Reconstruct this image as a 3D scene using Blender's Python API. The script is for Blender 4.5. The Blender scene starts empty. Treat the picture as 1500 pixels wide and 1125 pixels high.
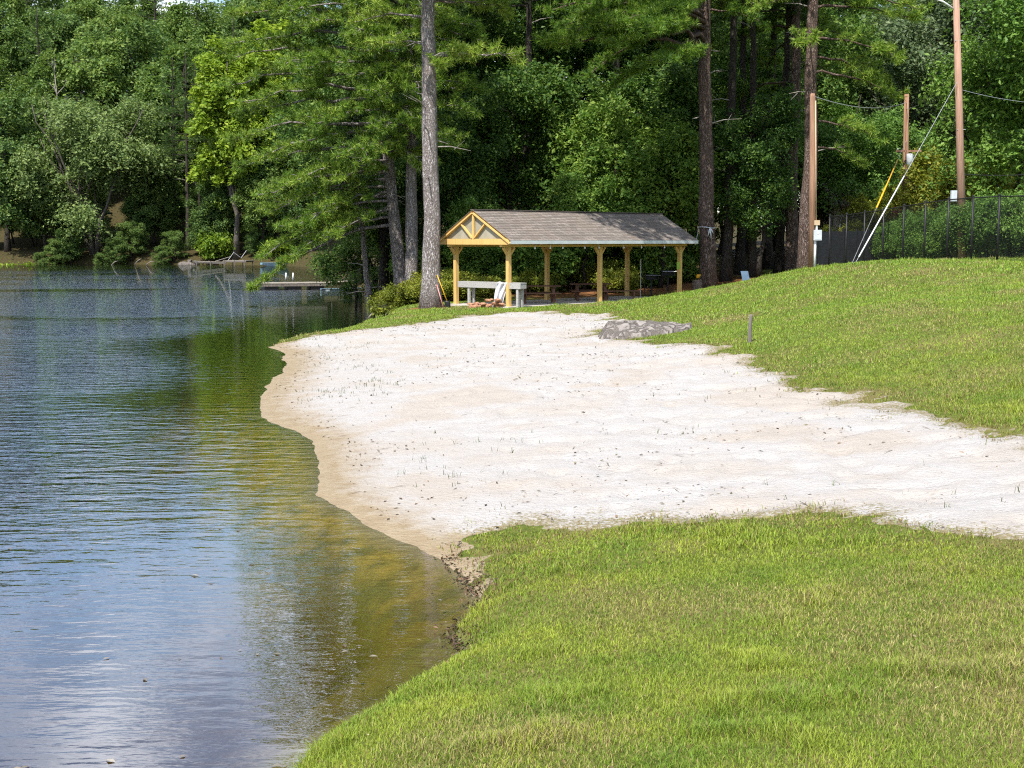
import bpy, math, random
import numpy as np
from mathutils import Vector

# ------------------------------------------------------------------ camera, sky, sun, exposure
scene = bpy.context.scene
R = math.radians
FPX, HORIZON, CAM_Z = 1916.7, 352.0, 3.2          # focal length in photo pixels, horizon row, eye height above the lake
PITCH = math.atan((562.5 - HORIZON) / FPX)
cam_data = bpy.data.cameras.new('camera')
cam_data.lens = 46.0; cam_data.sensor_width = 36.0
cam_data.clip_start = 0.1; cam_data.clip_end = 3000
cam = bpy.data.objects.new('camera', cam_data)
scene.collection.objects.link(cam)
cam.location = (0, 0, CAM_Z); cam.rotation_euler = (math.pi / 2 - PITCH, 0, 0)
scene.camera = cam

SUN_EL, SHADOW_AZ = R(56), R(24)                  # shadows fall away from the camera and a little to the right
world = bpy.data.worlds.new('World'); scene.world = world; world.use_nodes = True
wn, wl = world.node_tree.nodes, world.node_tree.links
wn.clear()
w_out = wn.new('ShaderNodeOutputWorld'); w_bg = wn.new('ShaderNodeBackground')
w_sky = wn.new('ShaderNodeTexSky'); w_sky.sky_type = 'NISHITA'; w_sky.sun_disc = False
w_sky.sun_elevation = SUN_EL; w_sky.sun_rotation = math.pi + SHADOW_AZ
w_sky.air_density = 1.0; w_sky.dust_density = 0.6; w_sky.ozone_density = 1.6
w_tc = wn.new('ShaderNodeTexCoord'); w_map = wn.new('ShaderNodeMapping'); w_map.inputs['Scale'].default_value = (1, 1, 2.6)
w_map.inputs['Location'].default_value = (3.1, 0.4, 0.75)
w_noise = wn.new('ShaderNodeTexNoise'); w_noise.inputs['Scale'].default_value = 2.9; w_noise.inputs['Detail'].default_value = 7
w_noise.inputs['Roughness'].default_value = 0.56
w_ramp = wn.new('ShaderNodeValToRGB'); w_ramp.color_ramp.elements[0].position = 0.49; w_ramp.color_ramp.elements[1].position = 0.66
w_mix = wn.new('ShaderNodeMix'); w_mix.data_type = 'RGBA'; w_mix.inputs[7].default_value = (10.5, 10.6, 11.2, 1)
wl.new(w_tc.outputs['Generated'], w_map.inputs['Vector']); wl.new(w_map.outputs[0], w_noise.inputs['Vector'])
wl.new(w_noise.outputs['Fac'], w_ramp.inputs[0]); wl.new(w_ramp.outputs[0], w_mix.inputs[0])
wl.new(w_sky.outputs[0], w_mix.inputs[6]); wl.new(w_mix.outputs[2], w_bg.inputs['Color'])
w_bg.inputs['Strength'].default_value = 0.125
wl.new(w_bg.outputs[0], w_out.inputs['Surface'])

sun_data = bpy.data.lights.new('sun', 'SUN'); sun_data.energy = 4.6; sun_data.angle = R(0.53); sun_data.color = (1.0, 0.955, 0.88)
sun = bpy.data.objects.new('sun', sun_data); scene.collection.objects.link(sun)
sun_dir = Vector((math.sin(SHADOW_AZ) * math.cos(SUN_EL), math.cos(SHADOW_AZ) * math.cos(SUN_EL), -math.sin(SUN_EL)))
sun.rotation_euler = sun_dir.to_track_quat('-Z', 'Y').to_euler()
sun.location = (-30, -60, 90)

scene.view_settings.view_transform = 'Standard'; scene.view_settings.look = 'None'
scene.view_settings.exposure = 0.75; scene.view_settings.gamma = 1.0
scene.cycles.use_denoising = False; scene.cycles.filter_width = 1.15
scene.cycles.max_bounces = 7; scene.cycles.transparent_max_bounces = 12; scene.cycles.diffuse_bounces = 3
scene.cycles.caustics_reflective = False; scene.cycles.caustics_refractive = False

rnd = random.Random(7)
rng = np.random.default_rng(11)

# ------------------------------------------------------------------ picture <-> place
F_ = np.array([0, math.cos(PITCH), -math.sin(PITCH)]); U_ = np.array([0, math.sin(PITCH), math.cos(PITCH)])
def ray(px, py): return F_ + np.array([(px - 750) / FPX, 0, 0]) + U_ * ((562.5 - py) / FPX)
def at(px, py, z):                                # the point at height z under a photo pixel
    d = ray(px, py); t = (z - CAM_Z) / d[2]; return np.array([0, 0, CAM_Z]) + d * t
def deep(px, py, y):                              # the point at distance y under a photo pixel
    d = ray(px, py); return np.array([0, 0, CAM_Z]) + d * (y / d[1])

def vnoise(x, y, scale, seed=0, octaves=1):
    out = np.zeros(np.shape(x)); amp = 1.0; tot = 0
    for o in range(octaves):
        u = np.asarray(x) / scale + seed * 17.3; v = np.asarray(y) / scale - seed * 9.1
        i = np.floor(u); j = np.floor(v); fu = u - i; fv = v - j
        fu = fu * fu * (3 - 2 * fu); fv = fv * fv * (3 - 2 * fv)
        def h(a, b):
            s = np.sin(a * 127.1 + b * 311.7 + seed * 74.7 + o * 13.7) * 43758.5453
            return s - np.floor(s)
        out = out + amp * ((h(i, j) * (1 - fu) + h(i + 1, j) * fu) * (1 - fv) + (h(i, j + 1) * (1 - fu) + h(i + 1, j + 1) * fu) * fv)
        tot += amp; amp *= 0.5; scale *= 0.5
    return out / tot

# ------------------------------------------------------------------ land form
def pw(pts, z=0.0): return [tuple(at(x, y, z)[:2]) for x, y in pts]
near_shore = pw([(350, 1330), (400, 1200), (448, 1112), (488, 1086), (538, 1056), (572, 1028), (622, 1000), (660, 978), (690, 962), (682, 945), (664, 926), (690, 905),
                 (706, 884), (696, 862), (680, 842), (655, 816), (622, 800), (590, 788), (545, 765), (512, 742), (497, 724), (502, 695),
                 (486, 668), (462, 644), (428, 626), (400, 602), (389, 582), (392, 566), (412, 553), (428, 543), (433, 533), (424, 520), (397, 508),
                 (410, 500), (440, 493), (480, 488), (520, 478), (552, 464), (580, 453), (604, 446), (615, 441), (606, 437), (580, 434),
                 (552, 428), (528, 423), (506, 417), (500, 409), (492, 401), (475, 394), (455, 389.5)])
shore = [(-24, -120), (-7, -10), (-3.0, 0.5)] + near_shore + [tuple(at(400, 387.5, 0)[:2]), tuple(at(250, 387, 0)[:2]), tuple(at(120, 386.6, 0)[:2]),
         tuple(at(0, 387, 0)[:2]), (-120, 168), (-190, 130), (-230, 60), (-235, -120)]
far_ring = [(-900, -120), (-900, 900), (900, 900), (900, -120)]
land_poly = np.array(shore + far_ring)

def poly_sd(poly, X, Y):                          # signed distance, positive inside
    n = len(poly); d2 = np.full(X.shape, 1e18); inside = np.zeros(X.shape, bool)
    for k in range(n):
        ax, ay = poly[k]; bx, by = poly[(k + 1) % n]
        ex, ey = bx - ax, by - ay; wx, wy = X - ax, Y - ay
        t = np.clip((wx * ex + wy * ey) / (ex * ex + ey * ey + 1e-12), 0, 1)
        d2 = np.minimum(d2, (wx - ex * t) ** 2 + (wy - ey * t) ** 2)
        if ay != by:
            c = ((ay > Y) != (by > Y)) & (X < (bx - ax) * (Y - ay) / (by - ay) + ax)
            inside ^= c
    return np.where(inside, 1, -1) * np.sqrt(d2)

ctl = []
def cz(px, py, z): p = at(px, py, z); ctl.append((p[0], p[1], z))
def cd(px, py, y): p = deep(px, py, y); ctl.append((p[0], p[1], p[2]))
for q in [(700, 1000, .36), (900, 1000, .55), (1200, 1000, .68), (1500, 1000, .78), (800, 880, .42), (1000, 870, .46), (1250, 860, .52), (1500, 900, .66),
          (760, 800, .34), (1000, 768, .42), (1250, 760, .48), (1500, 795, .58), (600, 720, .26), (900, 700, .38), (1250, 690, .5), (1500, 650, .7),
          (1300, 592, .64), (1130, 542, .6), (700, 560, .34), (900, 560, .46), (500, 530, .2), (700, 480, .4), (880, 485, .46), (900, 466, .48), (1000, 502, .56),
          (742, 450, .46), (875, 446, .46), (995, 439, .46), (650, 448, .45), (640, 455, .42)]: cz(*q)
for q in [(1190, 391.5, 46), (1250, 386, 43), (1350, 386.5, 40), (1500, 389, 38), (1140, 402, 49), (1100, 413, 53), (1045, 427, 60),
          (1250, 455, 31), (1500, 480, 26), (1150, 460, 36), (1390, 470, 28)]: cd(*q)
ctl += [(0, 0, 1.55), (6, 0, 1.75), (12, 2, 1.8), (-2, -1, 1.2), (3, 4, 1.0), (0, -30, 1.8), (30, -20, 2.6), (20, 12, 1.7), (30, 30, 2.9), (17, 42, 2.44), (15, 50, 2.35), (13.5, 56, 2.1),
        (22, 55, 2.5), (30, 70, 2.6), (9, 66, .75), (12, 62, 1.25), (0, 75, .8), (8, 80, 1.1), (20, 90, 2.4), (-6, 66, .6), (-10, 80, .6), (0, 110, 1.6), (-15, 130, 1.2),
        (40, 120, 3.5), (100, 60, 4), (100, 150, 5), (-30, 190, 1.6), (-80, 190, 1.6), (-150, 200, 1.6), (0, 200, 2.5), (100, -60, 3), (-20, -60, 1.5), (0, 400, 4), (-200, 400, 4), (250, 400, 5), (300, -80, 4)]
C = np.array(ctl)
_k = lambda r: r
_n = len(C)
_A = np.zeros((_n + 3, _n + 3)); _d = np.hypot(C[:, None, 0] - C[None, :, 0], C[:, None, 1] - C[None, :, 1])
_A[:_n, :_n] = _d - np.eye(_n) * 0.12 * np.clip(np.hypot(C[:, 0], C[:, 1]), 0, 8) * 0.2
_A[:_n, _n] = 1; _A[:_n, _n + 1] = C[:, 0]; _A[:_n, _n + 2] = C[:, 1]; _A[_n:, :_n] = _A[:_n, _n:].T
_W = np.linalg.solve(_A, np.concatenate([C[:, 2], np.zeros(3)]))
def rbf(X, Y):
    z = _W[_n] + _W[_n + 1] * X + _W[_n + 2] * Y
    for i in range(_n): z = z + _W[i] * np.hypot(X - C[i, 0], Y - C[i, 1])
    return z
def sstep(a, b, x): t = np.clip((x - a) / (b - a), 0, 1); return t * t * (3 - 2 * t)
def height(X, Y, rough=True):
    X = np.asarray(X, float); Y = np.asarray(Y, float)
    sd = poly_sd(land_poly, X, Y)
    beach = sstep(11.5, 14, Y) * (1 - sstep(37, 44, Y))
    sd = sd + beach * ((vnoise(X, Y, .5, 51, 4) - .5) * .22 + (vnoise(X, Y, 2.3, 53) - .5) * .3)
    L = 0.35 + 1.9 * beach + 0.7 * sstep(40, 50, Y)
    zl = np.clip(rbf(X, Y), 0.06, 5)
    far = sstep(176, 262, Y + 0.02 * X) * 27 + sstep(250, 420, Y) * 16
    far = far * (1 - sstep(-5, 55, X))
    zl = zl + far
    if rough:
        zl = zl + (vnoise(X, Y, 1.7, 3, 2) - .5) * 0.05 * (0.3 + sstep(20, 40, Y)) + (vnoise(X, Y, .45, 5) - .5) * 0.018
        zl = zl + (vnoise(X, Y, 9, 8, 2) - .5) * 0.6 * sstep(64, 90, Y)
    up = zl * (1 - np.exp(-np.maximum(sd, 0) / L))
    Lw = 2.6 + 6.5 * beach
    dn = -(2.6 + 2.6 * sstep(2.0, 9.0, -sd)) * (1 - np.exp(-np.maximum(-sd, 0) / Lw)) * (0.5 + 0.5 * sstep(0, 2.5, -sd) * 1.0)
    return np.where(sd > 0, up, dn)
def gz(x, y): return float(height(np.array([x]), np.array([y]))[0])
def hit(px, py):                                  # where a photo pixel meets the ground
    d = ray(px, py); ts = np.exp(np.linspace(math.log(4), math.log(260), 1400)) / d[1]
    P = np.array([0, 0, CAM_Z])[None, :] + ts[:, None] * d[None, :]
    below = P[:, 2] < np.maximum(height(P[:, 0], P[:, 1], False), 0)
    i = int(np.argmax(below)) if below.any() else len(ts) - 1
    p = P[i].copy(); p[2] = gz(p[0], p[1]); return p

# ------------------------------------------------------------------ mesh helpers
COL = scene.collection
def set_props(o, label=None, cat=None, group=None, kind=None):
    if label: o['label'] = label
    if cat: o['category'] = cat
    if group: o['group'] = group
    if kind: o['kind'] = kind
    return o
def link(name, mesh, parent=None):
    o = bpy.data.objects.new(name, mesh); COL.objects.link(o)
    if parent is not None: o.parent = parent
    return o
def raw_mesh(name, V, loops, starts, totals, mat, smooth=False):
    m = bpy.data.meshes.new(name)
    V = np.ascontiguousarray(V, dtype=np.float32)
    m.vertices.add(len(V)); m.vertices.foreach_set('co', V.ravel())
    m.loops.add(len(loops)); m.loops.foreach_set('vertex_index', np.asarray(loops, np.int32))
    m.polygons.add(len(starts)); m.polygons.foreach_set('loop_start', np.asarray(starts, np.int32))
    m.polygons.foreach_set('loop_total', np.asarray(totals, np.int32))
    m.polygons.foreach_set('use_smooth', np.full(len(starts), smooth))
    m.update(calc_edges=True)
    if mat: m.materials.append(mat)
    return m
def poly_mesh(name, V, Fa, mat, smooth=False):    # Fa: (n,k) array, all faces with k corners
    Fa = np.asarray(Fa); n, k = Fa.shape
    return raw_mesh(name, V, Fa.ravel(), np.arange(n) * k, np.full(n, k), mat, smooth)
class MB:
    def __init__(s): s.v = []; s.f = []
    def add(s, vs, fs):
        b = len(s.v); s.v += [tuple(map(float, p)) for p in vs]; s.f += [[i + b for i in f] for f in fs]; return s
    def frame_box(s, c, ex, ey, ez):              # centre and three half-axis vectors
        c, ex, ey, ez = (np.asarray(q, float) for q in (c, ex, ey, ez))
        vs = [c + sx * ex + sy * ey + sz * ez for sz in (-1, 1) for sy in (-1, 1) for sx in (-1, 1)]
        return s.add(vs, [(0, 2, 3, 1), (4, 5, 7, 6), (0, 1, 5, 4), (2, 6, 7, 3), (0, 4, 6, 2), (1, 3, 7, 5)])
    def box(s, c, size, rz=0.0):
        cx, sx = math.cos(rz), math.sin(rz)
        return s.frame_box(c, (size[0] / 2 * cx, size[0] / 2 * sx, 0), (-size[1] / 2 * sx, size[1] / 2 * cx, 0), (0, 0, size[2] / 2))
    def bar(s, a, b, w, h, up=(0, 0, 1)):
        a, b = np.asarray(a, float), np.asarray(b, float); d = b - a; L = np.linalg.norm(d); d = d / L
        side = np.cross(d, up)
        if np.linalg.norm(side) < 1e-4: side = np.cross(d, (0, 1, 0))
        side /= np.linalg.norm(side); u = np.cross(side, d)
        return s.frame_box((a + b) / 2, d * L / 2, side * w / 2, u * h / 2)
    def tube(s, pts, radii, n=8, cap=True):
        pts = [np.asarray(p, float) for p in pts]
        if np.isscalar(radii): radii = [radii] * len(pts)
        b = len(s.v); ref = None
        for i, p in enumerate(pts):
            d = (pts[min(i + 1, len(pts) - 1)] - pts[max(i - 1, 0)]); d = d / (np.linalg.norm(d) + 1e-9)
            if ref is None: ref = np.cross(d, (0.31, 0.83, 0.46))
            ref = ref - d * ref.dot(d); ref = ref / (np.linalg.norm(ref) + 1e-9); w = np.cross(d, ref)
            for k in range(n):
                a = 2 * math.pi * k / n; s.v.append(tuple(p + radii[i] * (ref * math.cos(a) + w * math.sin(a))))
        for i in range(len(pts) - 1):
            for k in range(n):
                k2 = (k + 1) % n; s.f.append([b + i * n + k, b + i * n + k2, b + (i + 1) * n + k2, b + (i + 1) * n + k])
        if cap:
            s.f.append([b + k for k in range(n)][::-1]); e = b + (len(pts) - 1) * n; s.f.append([e + k for k in range(n)])
        return s
    def lathe(s, base, prof, n=14):               # prof: (radius, z)
        return s.tube([np.asarray(base) + np.array([0, 0, z]) for r, z in prof], [max(r, 1e-3) for r, z in prof], n)
    def build(s, name, mat, parent=None, smooth=False):
        off = np.array(parent.matrix_basis.translation) if parent is not None else np.zeros(3)
        if parent is not None and parent.parent is not None: off = off + np.array(parent.parent.matrix_basis.translation)
        V = np.array(s.v) - off
        m = raw_mesh(name, V, [i for f in s.f for i in f], np.cumsum([0] + [len(f) for f in s.f[:-1]]), [len(f) for f in s.f], mat, smooth)
        return link(name, m, parent)
def empty(name, loc, label=None, cat=None, group=None):
    o = bpy.data.objects.new(name, None); COL.objects.link(o); o.location = tuple(map(float, loc)); o.empty_display_size = 0.3
    return set_props(o, label, cat, group)

# ------------------------------------------------------------------ materials
def mat_new(name):
    m = bpy.data.materials.new(name); m.use_nodes = True; nt = m.node_tree
    b = nt.nodes['Principled BSDF']; return m, nt, b
def N(nt, typ, **kw):
    n = nt.nodes.new(typ)
    for k, v in kw.items():
        if k in n.inputs: n.inputs[k].default_value = v
        else: setattr(n, k, v)
    return n
def ramp(nt, src, stops):
    r = nt.nodes.new('ShaderNodeValToRGB'); e = r.color_ramp.elements
    while len(e) < len(stops): e.new(0.5)
    for i, (p, c) in enumerate(stops): e[i].position = p; e[i].color = (*c, 1) if len(c) == 3 else c
    nt.links.new(src, r.inputs[0]); return r.outputs[0]
def mixc(nt, fac, a, b, mode='MIX'):
    m = nt.nodes.new('ShaderNodeMix'); m.data_type = 'RGBA'; m.blend_type = mode
    for sock, val in ((0, fac), (6, a), (7, b)):
        if hasattr(val, 'node'): nt.links.new(val, m.inputs[sock])
        else: m.inputs[sock].default_value = val if sock == 0 else ((*val, 1) if len(val) == 3 else val)
    return m.outputs[2]
def math_n(nt, op, a, b=None, clamp=False):
    m = nt.nodes.new('ShaderNodeMath'); m.operation = op; m.use_clamp = clamp
    for i, val in enumerate((a, b)):
        if val is None: continue
        if hasattr(val, 'node'): nt.links.new(val, m.inputs[i])
        else: m.inputs[i].default_value = val
    return m.outputs[0]
def coords(nt, scale=(1, 1, 1), out='Object', rot=(0, 0, 0)):
    tc = nt.nodes.new('ShaderNodeTexCoord'); mp = nt.nodes.new('ShaderNodeMapping'); mp.inputs['Scale'].default_value = scale
    mp.inputs['Rotation'].default_value = rot
    nt.links.new(tc.outputs[out], mp.inputs[0]); return mp.outputs[0]
def noise(nt, vec, scale, detail=4, rough=0.55):
    n = N(nt, 'ShaderNodeTexNoise', Scale=scale, Detail=detail, Roughness=rough); nt.links.new(vec, n.inputs['Vector']); return n.outputs['Fac']
def bump(nt, b, h, strength, dist):
    bp = N(nt, 'ShaderNodeBump', Strength=strength, Distance=dist); nt.links.new(h, bp.inputs['Height']); nt.links.new(bp.outputs[0], b.inputs['Normal']); return bp
def simple(name, c1, c2, scale=(6, 6, 6), nscale=1.0, rough=0.75, bumpd=0.004, metal=0.0, spec=0.3):
    m, nt, b = mat_new(name); v = coords(nt, scale); f = noise(nt, v, nscale, 5)
    nt.links.new(ramp(nt, f, [(0.32, c1), (0.68, c2)]), b.inputs['Base Color'])
    b.inputs['Roughness'].default_value = rough; b.inputs['Metallic'].default_value = metal; b.inputs['Specular IOR Level'].default_value = spec
    if bumpd: bump(nt, b, f, 0.6, bumpd)
    return m
def foliage_mat(name, dark, light, tip, trans=0.35, rough=0.5):
    m, nt, b = mat_new(name)
    g = N(nt, 'ShaderNodeNewGeometry'); oi = N(nt, 'ShaderNodeObjectInfo')
    v = coords(nt); f = noise(nt, v, 0.55, 3)
    k = math_n(nt, 'ADD', math_n(nt, 'MULTIPLY', g.outputs['Random Per Island'], 0.55), math_n(nt, 'MULTIPLY', f, 0.6))
    k = math_n(nt, 'ADD', k, math_n(nt, 'MULTIPLY', math_n(nt, 'SUBTRACT', oi.outputs['Random'], 0.5), 0.3))
    c = ramp(nt, k, [(0.15, dark), (0.52, light), (0.88, tip)])
    nt.links.new(c, b.inputs['Base Color']); b.inputs['Roughness'].default_value = rough; b.inputs['Specular IOR Level'].default_value = 0.25
    t = N(nt, 'ShaderNodeBsdfTranslucent'); mx = N(nt, 'ShaderNodeMixShader', Fac=trans)
    nt.links.new(mixc(nt, 0.5, c, (light[0] * 1.5, light[1] * 1.4, light[2] * .7)), t.inputs['Color'])
    nt.links.new(b.outputs[0], mx.inputs[1]); nt.links.new(t.outputs[0], mx.inputs[2])
    nt.links.new(mx.outputs[0], nt.nodes['Material Output'].inputs['Surface']); return m
def bark_mat(name, dark, mid, pale, sc=1.0, depth=0.03):
    m, nt, b = mat_new(name)
    v = coords(nt, (13 * sc, 13 * sc, 4.2 * sc)); nz = noise(nt, v, 1.3, 6, 0.65); fine = noise(nt, coords(nt, (60 * sc, 60 * sc, 26 * sc)), 1.0, 4, 0.6)
    mv = N(nt, 'ShaderNodeMix', data_type='VECTOR'); mv.inputs[0].default_value = 0.55
    vn = N(nt, 'ShaderNodeTexNoise', Scale=1.1, Detail=4.0); nt.links.new(v, vn.inputs['Vector']); nt.links.new(v, mv.inputs[4])
    sc_ = N(nt, 'ShaderNodeVectorMath', operation='SCALE'); sc_.inputs['Scale'].default_value = 3.0; nt.links.new(vn.outputs['Color'], sc_.inputs[0])
    ad = N(nt, 'ShaderNodeVectorMath', operation='ADD'); nt.links.new(v, ad.inputs[0]); nt.links.new(sc_.outputs[0], ad.inputs[1])
    vo = N(nt, 'ShaderNodeTexVoronoi', Scale=1.0, feature='DISTANCE_TO_EDGE'); nt.links.new(ad.outputs[0], vo.inputs['Vector'])
    vc = N(nt, 'ShaderNodeTexVoronoi', Scale=1.0, feature='F1'); nt.links.new(ad.outputs[0], vc.inputs['Vector'])
    pr = math_n(nt, 'ADD', vo.outputs['Distance'], math_n(nt, 'MULTIPLY', math_n(nt, 'SUBTRACT', fine, 0.5), 0.28))
    plates = ramp(nt, pr, [(0.0, (0, 0, 0)), (0.24, (1, 1, 1))])
    cellv = N(nt, 'ShaderNodeSeparateColor'); nt.links.new(vc.outputs['Color'], cellv.inputs[0])
    k = math_n(nt, 'ADD', math_n(nt, 'MULTIPLY', nz, 0.75), math_n(nt, 'MULTIPLY', cellv.outputs[0], 0.3))
    c = mixc(nt, plates, dark, ramp(nt, k, [(0.34, mid), (0.70, pale)]))
    big = noise(nt, coords(nt, (1.5, 1.5, .5)), 1.0, 3)
    c = mixc(nt, ramp(nt, big, [(0.42, (0, 0, 0)), (0.7, (.5, .5, .5))]), c, mid)
    nt.links.new(c, b.inputs['Base Color']); b.inputs['Roughness'].default_value = 0.9; b.inputs['Specular IOR Level'].default_value = 0.15
    h = math_n(nt, 'ADD', math_n(nt, 'MULTIPLY', plates, 0.7), math_n(nt, 'ADD', nz, math_n(nt, 'MULTIPLY', fine, 0.4)))
    bump(nt, b, h, 1.0, depth); return m
def wood_mat(name, c1, c2, c3, axis=2, rough=0.7, grain=28):
    m, nt, b = mat_new(name); s = [grain] * 3; s[axis] = grain * 0.05
    f = noise(nt, coords(nt, tuple(s)), 1.0, 6, 0.6); f2 = noise(nt, coords(nt, (1.3, 1.3, 1.3)), 1.0, 3)
    c = ramp(nt, f, [(0.3, c1), (0.5, c2), (0.72, c3)])
    c = mixc(nt, math_n(nt, 'MULTIPLY', f2, 0.5), c, c1, 'MULTIPLY') if False else mixc(nt, math_n(nt, 'MULTIPLY', f2, 0.35), c, c3)
    nt.links.new(c, b.inputs['Base Color']); b.inputs['Roughness'].default_value = rough; b.inputs['Specular IOR Level'].default_value = 0.25
    bump(nt, b, f, 0.5, 0.003); return m

M = {}
M['pine_bark'] = bark_mat('pine_bark', (.12, .10, .088), (.30, .255, .235), (.56, .52, .51), 1.0, 0.035)
M['pine_bark_red'] = bark_mat('pine_bark_red', (.035, .022, .017), (.15, .10, .078), (.30, .23, .20), 1.0, 0.035)
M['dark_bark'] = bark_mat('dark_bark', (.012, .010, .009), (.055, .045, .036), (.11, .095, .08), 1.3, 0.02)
M['gum_bark'] = bark_mat('gum_bark', (.05, .042, .035), (.14, .12, .10), (.24, .22, .19), 1.3, 0.02)
M['dead_wood'] = simple('dead_wood', (.16, .14, .12), (.33, .30, .27), (4, 4, 1), 2)
M['needles'] = foliage_mat('needles', (.035, .09, .018), (.15, .275, .034), (.42, .50, .085), 0.38, 0.45)  # last colour puts sunlit lime highlights into the needles at random
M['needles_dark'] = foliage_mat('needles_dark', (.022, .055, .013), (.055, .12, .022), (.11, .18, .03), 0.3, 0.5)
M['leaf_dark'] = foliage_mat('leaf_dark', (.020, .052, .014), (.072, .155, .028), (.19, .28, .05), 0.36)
M['leaf_mid'] = foliage_mat('leaf_mid', (.035, .085, .018), (.115, .225, .036), (.25, .35, .06), 0.38)
M['leaf_lime'] = foliage_mat('leaf_lime', (.07, .14, .014), (.18, .29, .024), (.32, .41, .04), 0.4)
M['leaf_grey'] = foliage_mat('leaf_grey', (.045, .08, .032), (.10, .155, .065), (.20, .25, .12), 0.3)
M['leaf_willow'] = foliage_mat('leaf_willow', (.045, .09, .032), (.135, .21, .065), (.25, .33, .10), 0.36)
M['leaf_far'] = foliage_mat('leaf_far', (.03, .065, .022), (.09, .17, .042), (.20, .28, .065), 0.36)
M['leaf_far_light'] = foliage_mat('leaf_far_light', (.04, .09, .024), (.115, .20, .042), (.22, .30, .06), 0.36)
M['leaf_hedge'] = foliage_mat('leaf_hedge', (.045, .10, .02), (.11, .22, .035), (.20, .32, .06), 0.34)
M['leaf_red'] = foliage_mat('leaf_red', (.16, .02, .02), (.34, .04, .03), (.45, .10, .06), 0.3)
M['leaf_yellow'] = foliage_mat('leaf_yellow', (.07, .10, .012), (.17, .21, .022), (.30, .30, .04), 0.36)

# ground: lawn soil, forest floor, lake bed
m, nt, b = mat_new('ground_soil'); M['ground'] = m
geo = N(nt, 'ShaderNodeNewGeometry'); sep = N(nt, 'ShaderNodeSeparateXYZ'); nt.links.new(geo.outputs['Position'], sep.inputs[0])
oc = coords(nt); n1 = noise(nt, oc, 0.6, 5); n2 = noise(nt, oc, 9, 5); n3 = noise(nt, oc, 40, 3)
lawn = ramp(nt, n2, [(0.3, (.055, .075, .014)), (0.55, (.10, .125, .022)), (0.75, (.15, .135, .045))])
lawn = mixc(nt, ramp(nt, n1, [(0.5, (0, 0, 0)), (0.66, (.7, .7, .7))]), lawn, (.16, .125, .055))
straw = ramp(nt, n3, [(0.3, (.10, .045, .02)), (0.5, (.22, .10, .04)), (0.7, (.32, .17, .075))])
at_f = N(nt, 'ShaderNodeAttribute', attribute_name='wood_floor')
shaded_duff = ramp(nt, n2, [(0.35, (.030, .026, .012)), (0.6, (.07, .058, .024)), (0.8, (.13, .07, .032))])  # far leaf mould, with woodland shade put into its dark colour
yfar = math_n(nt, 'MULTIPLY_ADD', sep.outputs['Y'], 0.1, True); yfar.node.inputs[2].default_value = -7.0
straw = mixc(nt, yfar, straw, shaded_duff)
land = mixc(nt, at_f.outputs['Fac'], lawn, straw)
mud = ramp(nt, n1, [(0.35, (.075, .066, .020)), (0.65, (.165, .13, .036))])
uw = math_n(nt, 'MULTIPLY_ADD', sep.outputs['Z'], -14.0); uw.node.inputs[2].default_value = 0.2; uw.node.use_clamp = True
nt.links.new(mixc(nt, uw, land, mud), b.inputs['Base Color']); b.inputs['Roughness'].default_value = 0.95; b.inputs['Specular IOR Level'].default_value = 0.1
bump(nt, b, math_n(nt, 'ADD', n2, n3), 0.8, 0.02)

# sand, wet near the waterline
m, nt, b = mat_new('sand'); M['sand'] = m
geo = N(nt, 'ShaderNodeNewGeometry'); sep = N(nt, 'ShaderNodeSeparateXYZ'); nt.links.new(geo.outputs['Position'], sep.inputs[0])
oc = coords(nt); n1 = noise(nt, oc, 0.35, 4); n2 = noise(nt, oc, 3.5, 6, 0.65); n3 = noise(nt, coords(nt, (14, 26, 14)), 1, 4, 0.6); n4 = noise(nt, oc, 160, 2)
dry = ramp(nt, n1, [(0.38, (.38, .338, .295)), (0.5, (.398, .382, .366)), (0.64, (.385, .35, .314))])
dry = mixc(nt, ramp(nt, n2, [(0.56, (0, 0, 0)), (0.74, (.55, .55, .55))]), dry, (.325, .28, .24))
dry = mixc(nt, ramp(nt, n4, [(0.60, (0, 0, 0)), (0.72, (.5, .5, .5))]), dry, (.27, .225, .18))
wet = ramp(nt, n2, [(0.3, (.27, .20, .12)), (0.7, (.34, .27, .175))])
under = ramp(nt, n2, [(0.36, (.22, .14, .022)), (0.5, (.46, .30, .05)), (0.68, (.60, .41, .085))])
k = math_n(nt, 'ADD', sep.outputs['Z'], math_n(nt, 'MULTIPLY', math_n(nt, 'SUBTRACT', n2, 0.5), 0.10))
fdry = ramp(nt, k, [(0.03, (0, 0, 0)), (0.10, (1, 1, 1))]); fund = ramp(nt, math_n(nt, 'MULTIPLY', sep.outputs['Z'], -10.0), [(0.0, (0, 0, 0)), (0.5, (1, 1, 1))])
eg = N(nt, 'ShaderNodeAttribute', attribute_name='edge'); nthatch = noise(nt, oc, 22, 5, 0.7)
ek = math_n(nt, 'ADD', math_n(nt, 'MULTIPLY', eg.outputs['Fac'], 1.1), math_n(nt, 'MULTIPLY', math_n(nt, 'SUBTRACT', nthatch, 0.5), 2.6))
thatch = ramp(nt, n3, [(0.3, (.13, .10, .045)), (0.6, (.21, .175, .075))])
dry = mixc(nt, ramp(nt, ek, [(0.05, (.9, .9, .9)), (0.42, (0, 0, 0))]), dry, thatch)
under = mixc(nt, ramp(nt, math_n(nt, 'ADD', math_n(nt, 'MULTIPLY', eg.outputs['Fac'], 0.5), math_n(nt, 'MULTIPLY', math_n(nt, 'SUBTRACT', n2, 0.5), 0.5)), [(0.05, (0, 0, 0)), (0.75, (1, 1, 1))]), (.12, .10, .032), under)
c = mixc(nt, fund, mixc(nt, fdry, wet, dry), under)
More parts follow.
